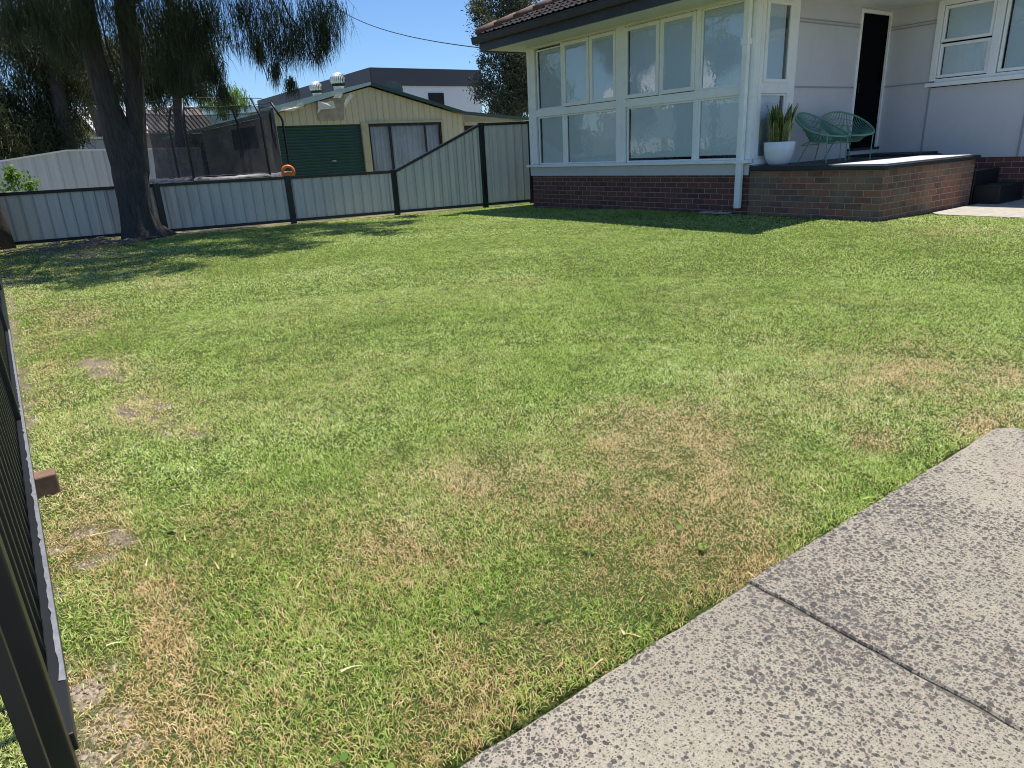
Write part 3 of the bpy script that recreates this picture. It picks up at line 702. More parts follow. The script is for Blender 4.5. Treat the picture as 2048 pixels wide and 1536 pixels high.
# ------------------------------------------------------------------ pot plant
pz = .756
pot = empty('potted_plant', (-6.42, 9.66, pz), 'spiky yellow striped snake plant in a round white pot on the porch', 'potted plant')
pp = MB(); pp.lathe((-6.42,9.66,pz), [(0,0),(.13,0),(.165,.03),(.20,.12),(.222,.22),(.228,.33),(.215,.335),(.205,.30),(0,.30)], 36); pp.build('pot', M['pot'], pot, smooth=True)
so2 = MB(); so2.lathe((-6.42,9.66,pz), [(.206,.305),(0,.312)], 24); so2.build('potting_soil', M['soil'], pot)
def snake():
    m, n, l, p = new_mat('snake_plant_leaf')
    a = n.new('ShaderNodeAttribute'); a.attribute_name = 'edge'; mp = n.new('ShaderNodeMapping'); mp.inputs['Scale'].default_value = (1,1,14); l.new(pos(n), mp.inputs[0])
    g_ = ramp(n, l, noi(n, l, 6, 4, mp.outputs[0]), [(.4, (.04,.07,.025)), (.6, (.14,.18,.06))])
    c = mix(n, l, ramp(n, l, a.outputs['Fac'], [(.55, (0,0,0)), (.62, (1,1,1))]), g_, (.42,.42,.10))
    l.new(c, p.inputs['Base Color']); p.inputs['Roughness'].default_value = .35; return m
M['snake'] = snake()
random.seed(5)
for i in range(30):
    a = random.uniform(0, 6.28); r0 = .12*math.sqrt(random.random()); h = random.uniform(.24, .56)
    if i == 0: h = .54; r0 = .02
    out = Vector((math.cos(a), math.sin(a), 0)); bp = Vector((-6.42, 9.66, pz+.31))+out*r0; lean = .10+.28*random.random()*(r0/.12)
    wv = Vector((-math.sin(a+random.uniform(-1,1)), math.cos(a+random.uniform(-1,1)), 0)).normalized(); wid = random.uniform(.040,.058)
    V = []; ed = []; nn = 9
    for j in range(nn):
        t = j/(nn-1); c_ = bp+out*lean*h*t*t+Vector((0,0,h*t)); ww = wid*(.55+.75*math.sin(math.pi*min(1,t*.62+.18)))*(1-t**5)*.9+.0015
        up = out*.012*math.sin(3*t)
        for q, e in ((-1,1),(-.72,.5),(0,0),(.72,.5),(1,1)):
            V.append(c_+wv*ww*q+out*(.010*(q*q))); ed.append(e)
    Cn = []
    for j in range(nn-1):
        for q in range(4): b0 = j*5+q; Cn += [b0, b0+1, b0+6, b0+5]
    mesh_np('leaf', np.array([tuple(v) for v in V]), np.array(Cn), np.arange(len(Cn)//4)*4, M['snake'], pot, {'edge': np.array(ed)}, True)

# ------------------------------------------------------------------ woven chairs
def chair(loc, rot, label):
    t = bpy.data.objects.new('woven_chair', None); COL.objects.link(t); ORG[t.name] = Vector((0,0,0)); t.location = loc; t.rotation_euler = (0,0,rot); t.scale = (1.0,1.0,1.0)
    tag(t, label, 'chair', 'sage green string chairs on the porch')
    # local: facing +x, ring tilted: back (-x) high
    N = 44
    def ring(a):   # oval ring, tilted
        x = -.02+.37*math.cos(a); y = .40*math.sin(a)*(1-.08*math.cos(a)); z = .52-.30*math.cos(a)*.62+.03*math.cos(2*a)
        return Vector((x, y, z))
    def inner(a):
        return Vector((.0+.17*math.cos(a), .19*math.sin(a), .30-.02*math.cos(a)))
    m = MB(); m.tube([ring(2*math.pi*i/N) for i in range(N+1)], .013, 8, False); m.build('rim', M['green_frame'], t, True)
    m = MB(); m.tube([inner(2*math.pi*i/N) for i in range(N+1)], .009, 6, False); m.build('seat_ring', M['green_frame'], t, True)
    m = MB()
    for i in range(92):
        a = 2*math.pi*i/92; p = ring(a); q_ = inner(a); md = (p+q_)/2; md += (Vector((0,0,.30))-md)*.10
        m.tube([p, md, q_], .0045, 4, False)
    for i in range(26):   # seat strings
        a = math.pi*(i+.5)/26; m.tube([inner(a), inner(-a)], .0035, 4, False)
    for k in (.25,.5,.75):  # woven back bands between the upper rim strings
        m.tube([ring(math.pi+s_*.1*1.4).lerp(inner(math.pi+s_*.14), k)+Vector((-.0,0,0)) for s_ in range(-7,8)], .0035, 4, False)
    m.build('string_seat', M['green_string'], t)
    for sx_, sy_ in ((.20,.20),(.20,-.20),(-.20,.18),(-.20,-.18)):
        top = ring(math.atan2(sy_*1.0, sx_)) if sx_ > 0 else inner(math.atan2(sy_, sx_))
        m = MB(); m.tube([top, Vector((sx_*1.25, sy_*1.25, .0))], .008, 6); m.lathe((sx_*1.25, sy_*1.25, 0), [(0,0),(.014,0),(.014,.02),(0,.022)], 10); m.build('leg', M['green_frame'], t)
    m = MB(); m.tube([Vector((-.22,-.20,.26)), Vector((-.22,.20,.26))], .007, 6); m.tube([Vector((-.22,-.20,.26)), inner(math.pi+.8)], .007, 6); m.tube([Vector((-.22,.20,.26)), inner(math.pi-.8)], .007, 6); m.build('brace', M['green_frame'], t)
    return t
chair((-6.10, 10.28, pz), R(-2), 'sage green string chair next to the potted plant, turned sideways')
chair((-6.10, 10.98, pz), R(-28), 'sage green string chair in front of the black door, seat open to the lawn')

# ------------------------------------------------------------------ overhead cable
cb = MB(); A_ = Vector((-12.62, 8.55, 3.16)); B_ = Vector((-46, 19.0, 11.0)); pts = []
for i in range(41):
    t = i/40; p = A_.lerp(B_, t); p.z -= 1.1*4*t*(1-t)*.45; pts.append(p)
cb.tube(pts, [.010+.012*i/40 for i in range(41)], 6)
tag(cb.build('overhead_cable', M['cable']), 'thin black service cable hanging across the sky to the eave', 'cable')

# ------------------------------------------------------------------ side fence (metal sheets)
def fx(y): return -15.33+.235*(y+.3)
fence = empty('metal_fence', (fx(4.5), 4.5, 0), 'grey green metal sheet fence with dark posts, stepping up beside the house', 'fence')
posts = [(-2.4,.92),(-.22,.92),(2.34,.915),(4.66,.905),(6.77,.895),(8.76,1.76),(9.9,1.765)]
for y, z in posts:
    m = MB(); x = fx(y); hh = z+.0; m.box(x-.035, x+.050, y-.055, y+.055, -.05, hh+.012); m.build('post', M['post'], fence, bevel=.005)
for (y0, z0), (y1, z1) in zip(posts[:-1], posts[1:]):
    # sheet with real folded ribs
    m = MB(); n_ = max(2, int(round((y1-y0)/.0475))); V = []; y0_, y1_ = y0+.03, y1-.03
    for i in range(n_+1):
        t = i/n_; y = y0_+(y1_-y0_)*t; x = fx(y)+(.018 if (i % 4) in (0,) else 0.0)+random.uniform(-.0015,.0015)
        V += [(x, y, .055), (x, y, z0+(z1-z0)*t-.02)]
    m.add(V, [(2*i, 2*i+2, 2*i+3, 2*i+1) for i in range(n_)])
    m.build('panel', M['fence'], fence)
    for k, (a, b_) in enumerate((((z0),(z1)), (.07, .07))):
        m = MB(); hgt = .055
        m.poly([(fx(y0_)-.022, y0_, a-hgt), (fx(y0_)+.038, y0_, a-hgt), (fx(y0_)+.038, y0_, a), (fx(y0_)-.022, y0_, a)], (fx(y1_)-fx(y0_), y1_-y0_, b_-a))
        m.build('rail', M['post'], fence)

# ------------------------------------------------------------------ front picket fence at the left edge
pf = empty('picket_fence', (-1.4, -.17, 0), 'dark metal picket fence running away along the left edge of the lawn', 'fence')
def fo(x): return -.0135*max(0, -x-1.4)
def pk(x):
    m = MB(); e = fo(x); m.box(x-.011, x+.011, -.200+e, -.172+e, .02, 1.22); m.build('picket', M['black'], pf, bevel=.002)
xs_ = [-1.27-.13*i for i in range(100)]
for x in xs_: pk(x)
m = MB()
for i in range(100, 106): x = -1.27-.13*i; e = fo(x); m.box(x-.0125, x+.0125, -.195+e, -.172+e, .02, 1.22)
o = m.build('far_pickets', M['black'], pf); o['kind'] = 'stuff'
for z0, z1 in ((.055,.10),(1.10,1.145)):
    m = MB(); m.poly([(-1.43,-.170,z0),(-1.43,-.140,z0),(-1.43,-.140,z1),(-1.43,-.170,z1)], (-13.5,fo(-14.93),0)); m.build('rail', M['black'], pf, bevel=.003)
for x in (-1.405, -3.8, -6.2, -8.6, -11.0, -13.4):
    m = MB(); m.box(x-.026, x+.026, -.20+fo(x), -.148+fo(x), -.05, 1.25); m.build('post', M['black'], pf, bevel=.004)
m = MB(); V = []; n_ = 150
for i in range(n_+1):
    x = -1.62-(4.6)*i/n_; e = .004*noise.noise(Vector((x*30, 0, 1))); f_ = fo(x); V += [(x, -.1385+f_, .086+e), (x, -.1385+f_, .0995), (x, -.149+e*2+f_, .104)]
m.add(V, [(3*i, 3*i+3, 3*i+4, 3*i+1) for i in range(n_)]+[(3*i+1, 3*i+4, 3*i+5, 3*i+2) for i in range(n_)])
m.build('lit_rail_edge', M['lit_rail'], pf)  # pale strip, sunlight on the dark bottom rail put into its colour
blk = MB(); blk.box(-3.12, -3.04, -.20, -.092, -.03, .066)
tag(blk.build('timber_block', M['terracotta'], bevel=.006), 'short brown block lying on the grass under the picket fence', 'block')

# ------------------------------------------------------------------ neighbour's shed
shed = empty('shed', (-20, 9.4, 0), 'cream sheet metal shed with dark green roller door and green roof', 'shed')
SX = -20.0
ys0, ys1 = 6.2, 12.62
wv = MB(); T = .08
def wz(y): return 2.36+(3.14-2.36)*(y-6.2)/(9.42-6.2) if y < 9.42 else 3.14-(3.14-2.30)*(y-9.42)/(12.62-9.42)
def wpoly(y0, y1, z0, z1=None):
    top = [(SX, y1, wz(y1) if z1 is None else z1)]
    if z1 is None and y0 < 9.42 < y1: top.append((SX, 9.42, 3.14))
    top.append((SX, y0, wz(y0) if z1 is None else z1))
    wv.poly([(SX, y0, z0), (SX, y1, z0)]+top, (-T, 0, 0))
wpoly(6.2, 6.5, -.05, 2.13); wpoly(9.02, 9.24, -.05, 2.13); wpoly(11.76, 12.62, -.05, 2.13)
wv.poly([(SX,6.2,2.13),(SX,12.62,2.13),(SX,12.62,wz(12.62)),(SX,9.42,3.14),(SX,6.2,2.36)], (-T,0,0))
wv.build('wall', M['shed'], shed)
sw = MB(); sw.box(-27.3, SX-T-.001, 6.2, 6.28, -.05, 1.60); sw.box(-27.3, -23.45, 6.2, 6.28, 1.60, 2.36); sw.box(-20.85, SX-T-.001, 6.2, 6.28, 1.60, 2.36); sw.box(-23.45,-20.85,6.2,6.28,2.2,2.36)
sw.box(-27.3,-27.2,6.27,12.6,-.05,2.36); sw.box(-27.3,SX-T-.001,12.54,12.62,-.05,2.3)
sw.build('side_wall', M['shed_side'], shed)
m = MB(); m.box(-23.45, -20.85, 6.215, 6.235, 1.60, 2.2); m.build('side_window', M['dark'], shed)
m = MB()
for x in (-23.45,-22.3,-20.9): m.box(x, x+.05, 6.185, 6.215, 1.60, 2.2)
m.box(-23.45,-20.85,6.18,6.21,1.58,1.62); m.box(-22.9,-22.82,6.17,6.2,.0,1.58); m.build('side_window_frame', M['black'], shed)
m = MB(); n_ = 300; V = []
for i in range(n_+1):
    z = .0+2.125*i/n_; x = SX-.05+.014*math.sin(2*math.pi*z/.085); V += [(x, 6.5, z), (x, 9.02, z)]
m.add(V, [(2*i, 2*i+1, 2*i+3, 2*i+2) for i in range(n_)]); rd = m.build('roller_door', paint('green_roller_paint', (.020,.075,.048), .35, .1), shed, smooth=True)
m = MB(); m.box(SX-.03, SX-.01, 8.0, 8.12, 1.12, 1.15); m.build('door_handle', M['zinc'], rd)
m = MB(); m.box(SX-.001, SX+.03, 6.42, 6.5, -.0, 2.2); m.box(SX-.001, SX+.03, 9.02, 9.24, .0, 2.17); m.box(SX+.001, SX+.05, 9.24, 11.84, 2.135, 2.18); m.box(SX,SX+.04,11.76,11.83,.0,2.13); m.build('cream_trim', M['cream_trim'], shed)
m = MB(); m.box(SX-.04, SX-.0, 9.25, 9.30, .2, 2.13); m.box(SX-.04, SX+.002, 9.92, 9.99, .2, 2.13); m.box(SX-.04, SX, 11.15, 11.20, .2, 2.13); m.box(SX-.04, SX, 11.70, 11.76, .2, 2.13); m.box(SX-.038, SX+.001, 9.25, 11.76, 2.07, 2.128)
wd_ = m.build('sliding_window', M['black'], shed)
m = MB(); m.add([(SX-.03,9.25,.2),(SX-.03,11.76,.2),(SX-.03,11.76,2.1),(SX-.03,9.25,2.1)], [(0,1,2,3)]); m.build('pane', M['glass'], wd_)
m = MB(); V = []; n_ = 260
for i in range(n_+1):
    y = 9.28+2.44*i/n_; x = SX-.16+.035*math.sin(y*38+2*math.sin(y*5))+.02*math.sin(y*91); V += [(x-.02, y, .2), (x, y, 2.05)]
m.add(V, [(2*i, 2*i+2, 2*i+3, 2*i+1) for i in range(n_)]); m.build('curtain', paint('grey_curtain_cloth', (.90,.90,.88), .8, .12, 2), wd_, smooth=True)
m = MB(); m.box(-24,-20.5,9.2,11.8,.0,2.1); m.build('window_backing', M['dark'], shed)
# roof
m = MB()
m.poly([(SX+.12,6.10,2.43),(SX+.12,9.42,3.225),(-27.6,9.42,3.225),(-27.6,6.10,2.43)], (0,0,.025))
m.poly([(SX+.12,9.42,3.225),(SX+.12,12.62,2.39),(-27.6,12.62,2.39),(-27.6,9.42,3.225)], (0,0,.024))
m.poly([(SX+.12,12.62,2.39),(SX+.12,15.6,2.13),(-27.6,15.6,2.13),(-27.6,12.62,2.39)], (0,0,.024))
m.poly([(-27.6,6.10,2.43),(-27.6,9.0,3.1),(-34,9.0,3.1),(-34,6.10,2.30)], (0,0,.023))
m.build('roof', M['shed_roof'], shed)
m = MB(); m.poly([(SX+.125,6.02,2.33),(SX+.125,9.42,3.185),(SX+.125,9.42,3.265),(SX+.125,8.0,2.97),(SX+.125,6.0,2.52)], (.02,0,0)); m.build('barge_board', paint('pale_green_lit_barge', (.50,.60,.50), .4, .08, 6), shed)  # left board paler than the right one, sunlight put into its colour
m = MB(); m.poly([(SX+.125,9.42,3.165),(SX+.125,12.62,2.325),(SX+.125,15.6,2.075),(SX+.125,15.6,2.165),(SX+.125,12.62,2.425),(SX+.125,9.42,3.265)], (.02,0,0)); m.build('barge_board', M['green_trim'], shed)
m = MB(); m.box(-34, SX+.1, 6.03, 6.10, 2.35, 2.44); m.build('gutter', M['shed_roof'], shed)
m = MB(); m.box(SX-.02, SX+.06, 12.62, 15.5, 2.0, 2.09); m.box(SX-.0, SX+.05, 15.4, 15.5, 0, 2.0); m.build('lean_to_beam', M['cream_trim'], shed)
m = MB(); m.box(-20.9, -20.8, 12.7, 15.6, 0, 2.12); m.build('lean_to_shade', paint('opening_shade_brown', (.05,.035,.022), .8, .3), shed)  # dark sheet stands for the shade inside the open lean-to
m = MB(); m.poly([(-21.5,6.65,2.5),(-21.5,6.95,2.66),(-21.5,7.65,2.82),(-21.5,7.93,2.80),(-21.5,8.3,2.7)], (-2.5,.2,.12)); m.build('lifted_roof_sheet', M['shed_roof'], shed)
# torn lining under the gable
def rag(pts):
    m = MB(); m.poly([(SX+.15+.03*math.sin(7*y), y, z) for y, z in pts], (.015,0,0)); m.build('torn_lining', M['scrap'], shed)
rag([(6.62,2.50),(7.0,2.50),(7.30,2.63),(7.28,2.70),(7.0,2.60),(6.7,2.56)])
rag([(7.72,2.52),(8.22,2.56),(8.17,2.76),(7.98,2.72),(7.74,2.75)])
rag([(7.66,2.42),(7.78,2.50),(7.74,2.60)])
rag([(8.52,2.55),(8.62,2.68),(8.82,2.88),(8.76,2.97),(8.58,2.80),(8.50,2.66)])
rag([(8.18,2.83),(8.40,2.82),(8.50,2.95),(8.3,2.92)])
m = MB(); m.poly([(SX+.02,7.72,2.25),(SX+.02,8.50,2.25),(SX+.02,8.56,2.92),(SX+.02,7.72,2.72)], (.01,0,0)); m.build('grey_patch', paint('stained_patch', (.42,.36,.25), .7, .25, 5, (.50,.36,.08,.6)), shed)
# roof ventilators
def vent(c, s, label):
    t = empty('roof_ventilator', c, label, 'ventilator', 'round metal ventilators on the shed roof')
    m = MB(); m.lathe(c, [(.13*s,-.25*s),(.13*s,.10*s),(.15*s,.12*s)], 20); m.build('neck', M['zinc'], t, True)
    m = MB(); n_ = 24
    for k in range(n_):
        a = 2*math.pi*k/n_; da = 2*math.pi/n_*.8
        V = []
        for j in range(8):
            ph = -1.0+2.45*j/7; r = .205*s*math.cos(ph) if j < 7 else .0; z = .27*s+.165*s*math.sin(ph)
            V += [(c[0]+r*math.cos(a), c[1]+r*math.sin(a), c[2]+z), (c[0]+r*.93*math.cos(a+da), c[1]+r*.93*math.sin(a+da), c[2]+z)]
        m.add(V, [(2*j, 2*j+1, 2*j+3, 2*j+2) for j in range(7)])
    m.build('turbine', M['turbine'], t)
    m = MB(); m.lathe(c, [(.16*s,.11*s),(.165*s,.2*s),(.165*s,.32*s),(.12*s,.38*s),(0,.39*s)], 20); m.build('turbine_core', M['dark'], t)
    m = MB(); m.lathe(c, [(.0,.44*s),(.09*s,.425*s),(.125*s,.395*s)], 20); m.build('cap', M['turbine'], t)
vent((-22.0, 8.58, 3.03), 1.05, 'round metal ventilator on the shed roof, the lower one')
vent((-21.2, 8.98, 3.13), 1.2, 'round metal ventilator nearest the shed roof ridge')
dish = empty('satellite_dish', (-21.6, 11.0, 2.85), 'grey satellite dish showing over the right slope of the shed roof', 'satellite dish')
m = MB(); cn = Vector((-21.6,11.0,3.14)); ax = Vector((.75,-.5,.35)).normalized(); uu = ax.cross(Vector((0,0,1))).normalized(); vv_ = ax.cross(uu)
V = []; K = 28
for r in (0,.12,.24,.34):
    for k in range(K): a = 2*math.pi*k/K; V.append(cn+uu*math.cos(a)*r+vv_*math.sin(a)*r+ax*(r*r*.8))
m.add(V, [(j*K+k, j*K+(k+1)%K, (j+1)*K+(k+1)%K, (j+1)*K+k) for j in range(3) for k in range(K)])
m.build('reflector', paint('dish_grey', (.06,.075,.075), .5, .1), dish, True)
m = MB(); m.tube([cn, Vector((-21.7,11.05,2.8))], .02, 6); m.tube([cn-vv_*-.25, cn+ax*.3], .01, 5); m.build('bracket', M['black'], dish)

# ------------------------------------------------------------------ warehouse behind
wh = empty('warehouse', (-38, 22, 0), 'large flat roofed building with white walls and a charcoal parapet behind the shed', 'building')
m = MB(); m.box(-59, -38, 18.05, 25.4, -.1, 4.98); m.build('wall', M['white_wall'], wh)
m = MB(); m.box(-59.1, -37.94, 18.0, 18.05, -.1, 5.9); m.box(-38.0, -37.9, 18.05, 25.45, 4.98, 5.9); m.box(-59,-38.01,18.06,25.45,4.985,5.88); m.build('parapet', M['dark_wall'], wh)
m = MB(); m.box(-38.0, -37.96, 21.63, 22.68, 3.0, 4.6); m.build('window', M['dark'], wh)

# ------------------------------------------------------------------ far tiled house, blue shed, pale fence
th_ = empty('tiled_house', (-47, 7.5, 0), 'low house with a weathered grey pink roof seen between the tree trunks', 'house')
m = MB(); m.poly([(-45,5.0,3.05),(-45,11.0,3.05),(-48.5,11.0,4.55),(-48.5,4.4,4.55)], (0,0,.08)); m.poly([(-48.5,4.4,4.56),(-48.5,11,4.56),(-52,11,3.0),(-52,4.4,3.0)], (0,0,.08)); 
for i in range(26):
    t = i/25; y0 = 5.0+6.0*t; y1 = 4.4+6.6*t; m.poly([(-44.95,y0,3.14),(-44.95,y0+.09,3.14),(-48.5,y1+.09,4.64),(-48.5,y1,4.64)], (0,0,.09))
m.build('roof', M['old_tile'], th_)
m = MB(); m.tube([(-48.5,4.4,4.66),(-48.5,11,4.66)], .1, 8); m.build('ridge_cap', M['white_wall'], th_)
m = MB(); m.poly([(-44.95,4.88,3.0),(-44.95,5.02,3.0),(-48.5,4.42,4.66),(-48.5,4.28,4.66)], (0,0,.12)); m.build('barge_board', M['white_wall'], th_)
m = MB(); m.box(-51,-45.6,4.9,10.9,0,3.04); m.build('wall', paint('grey_house_wall', (.25,.24,.22), .8), th_)
bs_ = empty('blue_shed', (-30, 3.2, 0), 'small pale blue shed behind the pale fence', 'shed')
m = MB(); m.box(-32,-30,2.78,4.6,0,2.28); m.build('wall', M['blue_shed'], bs_)
m = MB(); m.box(-32.1,-29.85,2.55,4.75,2.30,2.38); m.build('roof', M['white_wall'], bs_)
lf = empty('pale_fence', (-21.6, 2, 0), 'pale ribbed metal fence beyond the low fence', 'fence')
lp = [(-2.5,1.40),(.17,1.55),(1.53,1.73),(4.75,1.67)]
for (y0,z0),(y1,z1) in zip(lp[:-1], lp[1:]):
    m = MB(); n_ = int((y1-y0)/.065); V = []
    for i in range(n_+1):
        t = i/n_; y = y0+(y1-y0)*t; x = -21.6+(.02 if i % 4 == 0 else 0); V += [(x, y, .02), (x, y, z0+(z1-z0)*t)]
    m.add(V, [(2*i, 2*i+2, 2*i+3, 2*i+1) for i in range(n_)]); m.build('panel', M['light_fence'], lf)
    m = MB(); m.poly([(-21.63,y0,z0-.01),(-21.55,y0,z0-.01),(-21.55,y0,z0+.03),(-21.63,y0,z0+.03)], (0,y1-y0,z1-z0)); m.build('rail', M['white_wall'], lf)
for y,z in lp: m = MB(); m.box(-21.575,-21.545,y-.02,y+.02,0,z); m.build('post', M['light_fence'], lf)

# ------------------------------------------------------------------ trampoline
TC = Vector((-18.15, 4.40, 0)); TR = 1.58; TZ = .93
tr = empty('trampoline', TC, 'round trampoline with sagging black safety net and bent poles behind the fence', 'trampoline')
cyc = lambda r, z, n_=48, w=0: [(TC.x+r*math.cos(2*math.pi*i/n_), TC.y+r*math.sin(2*math.pi*i/n_), z+w*math.sin(i*1.7)) for i in range(n_+1)]
m = MB(); m.tube(cyc(TR, TZ-.05), .025, 6, False); m.build('frame_ring', M['zinc'], tr)
m = MB(); K = 72
V = []
for j, (r, z) in enumerate(((TR+.10,TZ-.05),(TR+.08,TZ+.01),(TR-.05,TZ+.02),(TR-.24,TZ-.0))):
    for k in range(K): a = 2*math.pi*k/K; V.append((TC.x+r*math.cos(a), TC.y+r*math.sin(a), z+.012*math.sin(k*1.9+j)+.010*math.sin(k*.7)))
m.add(V, [(j*K+k, j*K+(k+1)%K, (j+1)*K+(k+1)%K, (j+1)*K+k) for j in range(3) for k in range(K)]); m.build('spring_cover', paint('faded_grey_pad', (.12,.12,.14), .5, .5, 9, (.03,.03,.04,.9)), tr, True)
m = MB(); V = [(TC.x, TC.y, TZ-.06)]+[(TC.x+(TR-.2)*math.cos(2*math.pi*k/K), TC.y+(TR-.2)*math.sin(2*math.pi*k/K), TZ-.02) for k in range(K)]
m.add(V, [(0, 1+k, 1+(k+1)%K) for k in range(K)]); m.build('jumping_mat', M['black'], tr)
NP = 6; tops = []
for k in range(NP):
    a = 2*math.pi*(k+.42)/NP; x, y = TC.x+TR*math.cos(a), TC.y+TR*math.sin(a)
    ux, uy = math.cos(a), math.sin(a)
    m = MB(); pts = [(x+ux*.06, y+uy*.06, 0), (x+ux*.06, y+uy*.06, 2.15), (x+ux*.04,y+uy*.04,2.22), (x-ux*.16, y-uy*.16, 2.58)]; tops.append(pts[-1])
    m.tube(pts, .028, 8); m.build('pole', M['black'], tr, True)
    m = MB(); m.tube([(x, y, TZ-.05), (x, y, .02), (x-ux*.0+uy*.3, y-uy*.0-ux*.3, .02)], .02, 6); m.build('leg', M['zinc'], tr)
m = MB(); m.tube(cyc(TR-.16, 2.58, 48, .01), .008, 5, False); m.tube(cyc(TR-.10, 2.40, 48, .015), .005, 5, False); m.build('top_ring', M['black'], tr)
def netmat():
    m, n, l, p = new_mat('black_safety_net'); out = n['Material Output']
    p.inputs['Base Color'].default_value = (.02,.02,.023,1); p.inputs['Roughness'].default_value = .7
    tr_ = n.new('ShaderNodeBsdfTransparent'); mx = n.new('ShaderNodeMixShader')
    mx.inputs[0].default_value = .36
    f = noi(n, l, 3.5, 3); l.new(math_(n, l, 'MULTIPLY_ADD', f, .55, .36), mx.inputs[0])
    l.new(tr_.outputs[0], mx.inputs[1]); l.new(p.outputs[0], mx.inputs[2]); l.new(mx.outputs[0], out.inputs[0]); return m
m = MB(); V = []; K = 90; J = 12
for j in range(J+1):
    t = j/J
    for k in range(K):
        a = 2*math.pi*k/K; r = TR-.12-.05*math.sin(math.pi*t)*(1+.5*math.sin(9*a))-.04*t
        z = TZ+.02+(2.40-TZ)*t - (.25*max(0, math.sin(a-.9))**3*math.sin(math.pi*t))
        V.append((TC.x+r*math.cos(a), TC.y+r*math.sin(a), z))
m.add(V, [(j*K+k, j*K+(k+1)%K, (j+1)*K+(k+1)%K, (j+1)*K+k) for j in range(J) for k in range(K)]); m.build('safety_net', netmat(), tr, True)
m = MB(); V = []; K = 14; J = 10
for j in range(J+1):
    for k in range(K+1):
        a_ = 1.05+.62*k/K-.15*j/J; r = TR-.2-.10*math.sin(k*1.3+j*.5)*.5; V.append((TC.x+r*math.cos(a_), TC.y+r*math.sin(a_), TZ+.05+1.35*(j/J)-.12*math.sin(k*.5)))
m.add(V, [(j*(K+1)+k, j*(K+1)+k+1, (j+1)*(K+1)+k+1, (j+1)*(K+1)+k) for j in range(J) for k in range(K)]); m.build('bunched_net', paint('dark_bunched_net', (.02,.02,.026), .7, .3, 12), tr, True)
# toy ring resting on the trampoline rim
ty = empty('toy_ring', (-16.62, 5.52, .82), 'bright orange toy ring standing behind the fence top', 'toy')
m = MB(); rc = Vector((-16.62, 5.52, .955)); N_ = 32
dd_ = Vector((-16.62, 5.52, 0)).normalized(); sd = Vector((-dd_.y, dd_.x, 0))
m.tube([rc+sd*.125*math.cos(2*math.pi*i/N_)+Vector((0,0,1))*.125*math.sin(2*math.pi*i/N_) for i in range(N_+1)], .038, 10, False); m.build('ring', M['orange'], ty, True)
m = MB(); m.tube([rc+sd*-.12+Vector((0,0,-.05)), rc+Vector((0,0,-.035)), rc+sd*.11+Vector((0,0,-.07))], [.03,.045,.03], 10); m.tube([rc+Vector((0,0,-.12)), rc+Vector((0,0,-.16))], .05, 10); m.build('handle', M['orange'], ty, True)

# ------------------------------------------------------------------ trees
def foliage(name, mat, clusters, parent, dens, L=(.12,.30), wid=.006, droop=.85, seed=1, blob=10, flat=.0, swing=.18, leaf=False, fill=.35):
    """drooping needle sprays: every cluster (x,y,z,r) holds tufts, every tuft many thin blades"""
    g = np.random.default_rng(seed); P0 = []; D = []; LL = []; WW = []; RN = []
    for (x, y, z, r) in clusters:
        nt_ = max(6, int(blob*(r/.5)**2)); 
        d = g.normal(size=(nt_, 3)); d /= np.linalg.norm(d, axis=1)[:,None]
        rad = r*g.random(nt_)**fill; c = np.array([x, y, z])+d*rad[:,None]*np.array([1,1,.9])
        for q in c:
            k = max(4, int(dens*g.uniform(.5, 1.4))); tr_ = r*.22+.03
            p = q+g.normal(size=(k, 3))*tr_*np.array([.8,.8,1.0]); 
            base = g.normal(size=3)*swing; dv = g.normal(size=(k, 3))*.32+base
            dv[:,2] -= droop*1.3; dv /= np.linalg.norm(dv, axis=1)[:,None]
            if leaf: dv = g.normal(size=(k,3)); dv[:,2] -= droop; dv /= np.linalg.norm(dv, axis=1)[:,None]
            P0.append(p); D.append(dv); LL.append(g.uniform(L[0], L[1], k)); WW.append(np.full(k, wid)*g.uniform(.7,1.4,k)); RN.append(np.clip(g.random()*.6+g.random(k)*.5, 0, 1))
    P0 = np.concatenate(P0); D = np.concatenate(D); LL = np.concatenate(LL); WW = np.concatenate(WW); RN = np.concatenate(RN); N = len(P0)
    s = np.cross(D, g.normal(size=(N, 3))); s /= np.linalg.norm(s, axis=1)[:,None]+1e-9; s *= WW[:,None]/2
    down = np.zeros((N,3)); down[:,2] = -1
    mid = P0+D*(LL*.5)[:,None]; tip = mid+(D*.8+down*(.5 if not leaf else .1))*(LL*.5)[:,None]
    if leaf:
        V = np.stack([P0, mid+s, tip, mid-s], 1).reshape(-1, 3); i = np.arange(N)*4
        corners = np.stack([i, i+1, i+2, i+3], 1).ravel(); starts = np.arange(N)*4; rp = 4
    else:
        V = np.stack([P0-s, P0+s, mid+s*.8, mid-s*.8, tip], 1).reshape(-1, 3); i = np.arange(N)*5
        corners = np.stack([i, i+1, i+2, i+3, i+3, i+2, i+4], 1).ravel(); starts = np.stack([np.arange(N)*7, np.arange(N)*7+4], 1).ravel(); rp = 5
    return mesh_np(name, V, corners, starts, mat, parent, {'rnd': np.repeat(RN, rp)})
def branch(m, a, b_, r0, r1, k=6, wob=.15):
    a, b_ = Vector(a), Vector(b_); pts = []; L = (b_-a).length
    for i in range(k+1):
        t = i/k; p = a.lerp(b_, t)+Vector((random.uniform(-1,1), random.uniform(-1,1), random.uniform(-.6,1)))*wob*L*.12*math.sin(math.pi*t)
        pts.append(p)
    m.tube(pts, [r0+(r1-r0)*i/k for i in range(k+1)], 7)

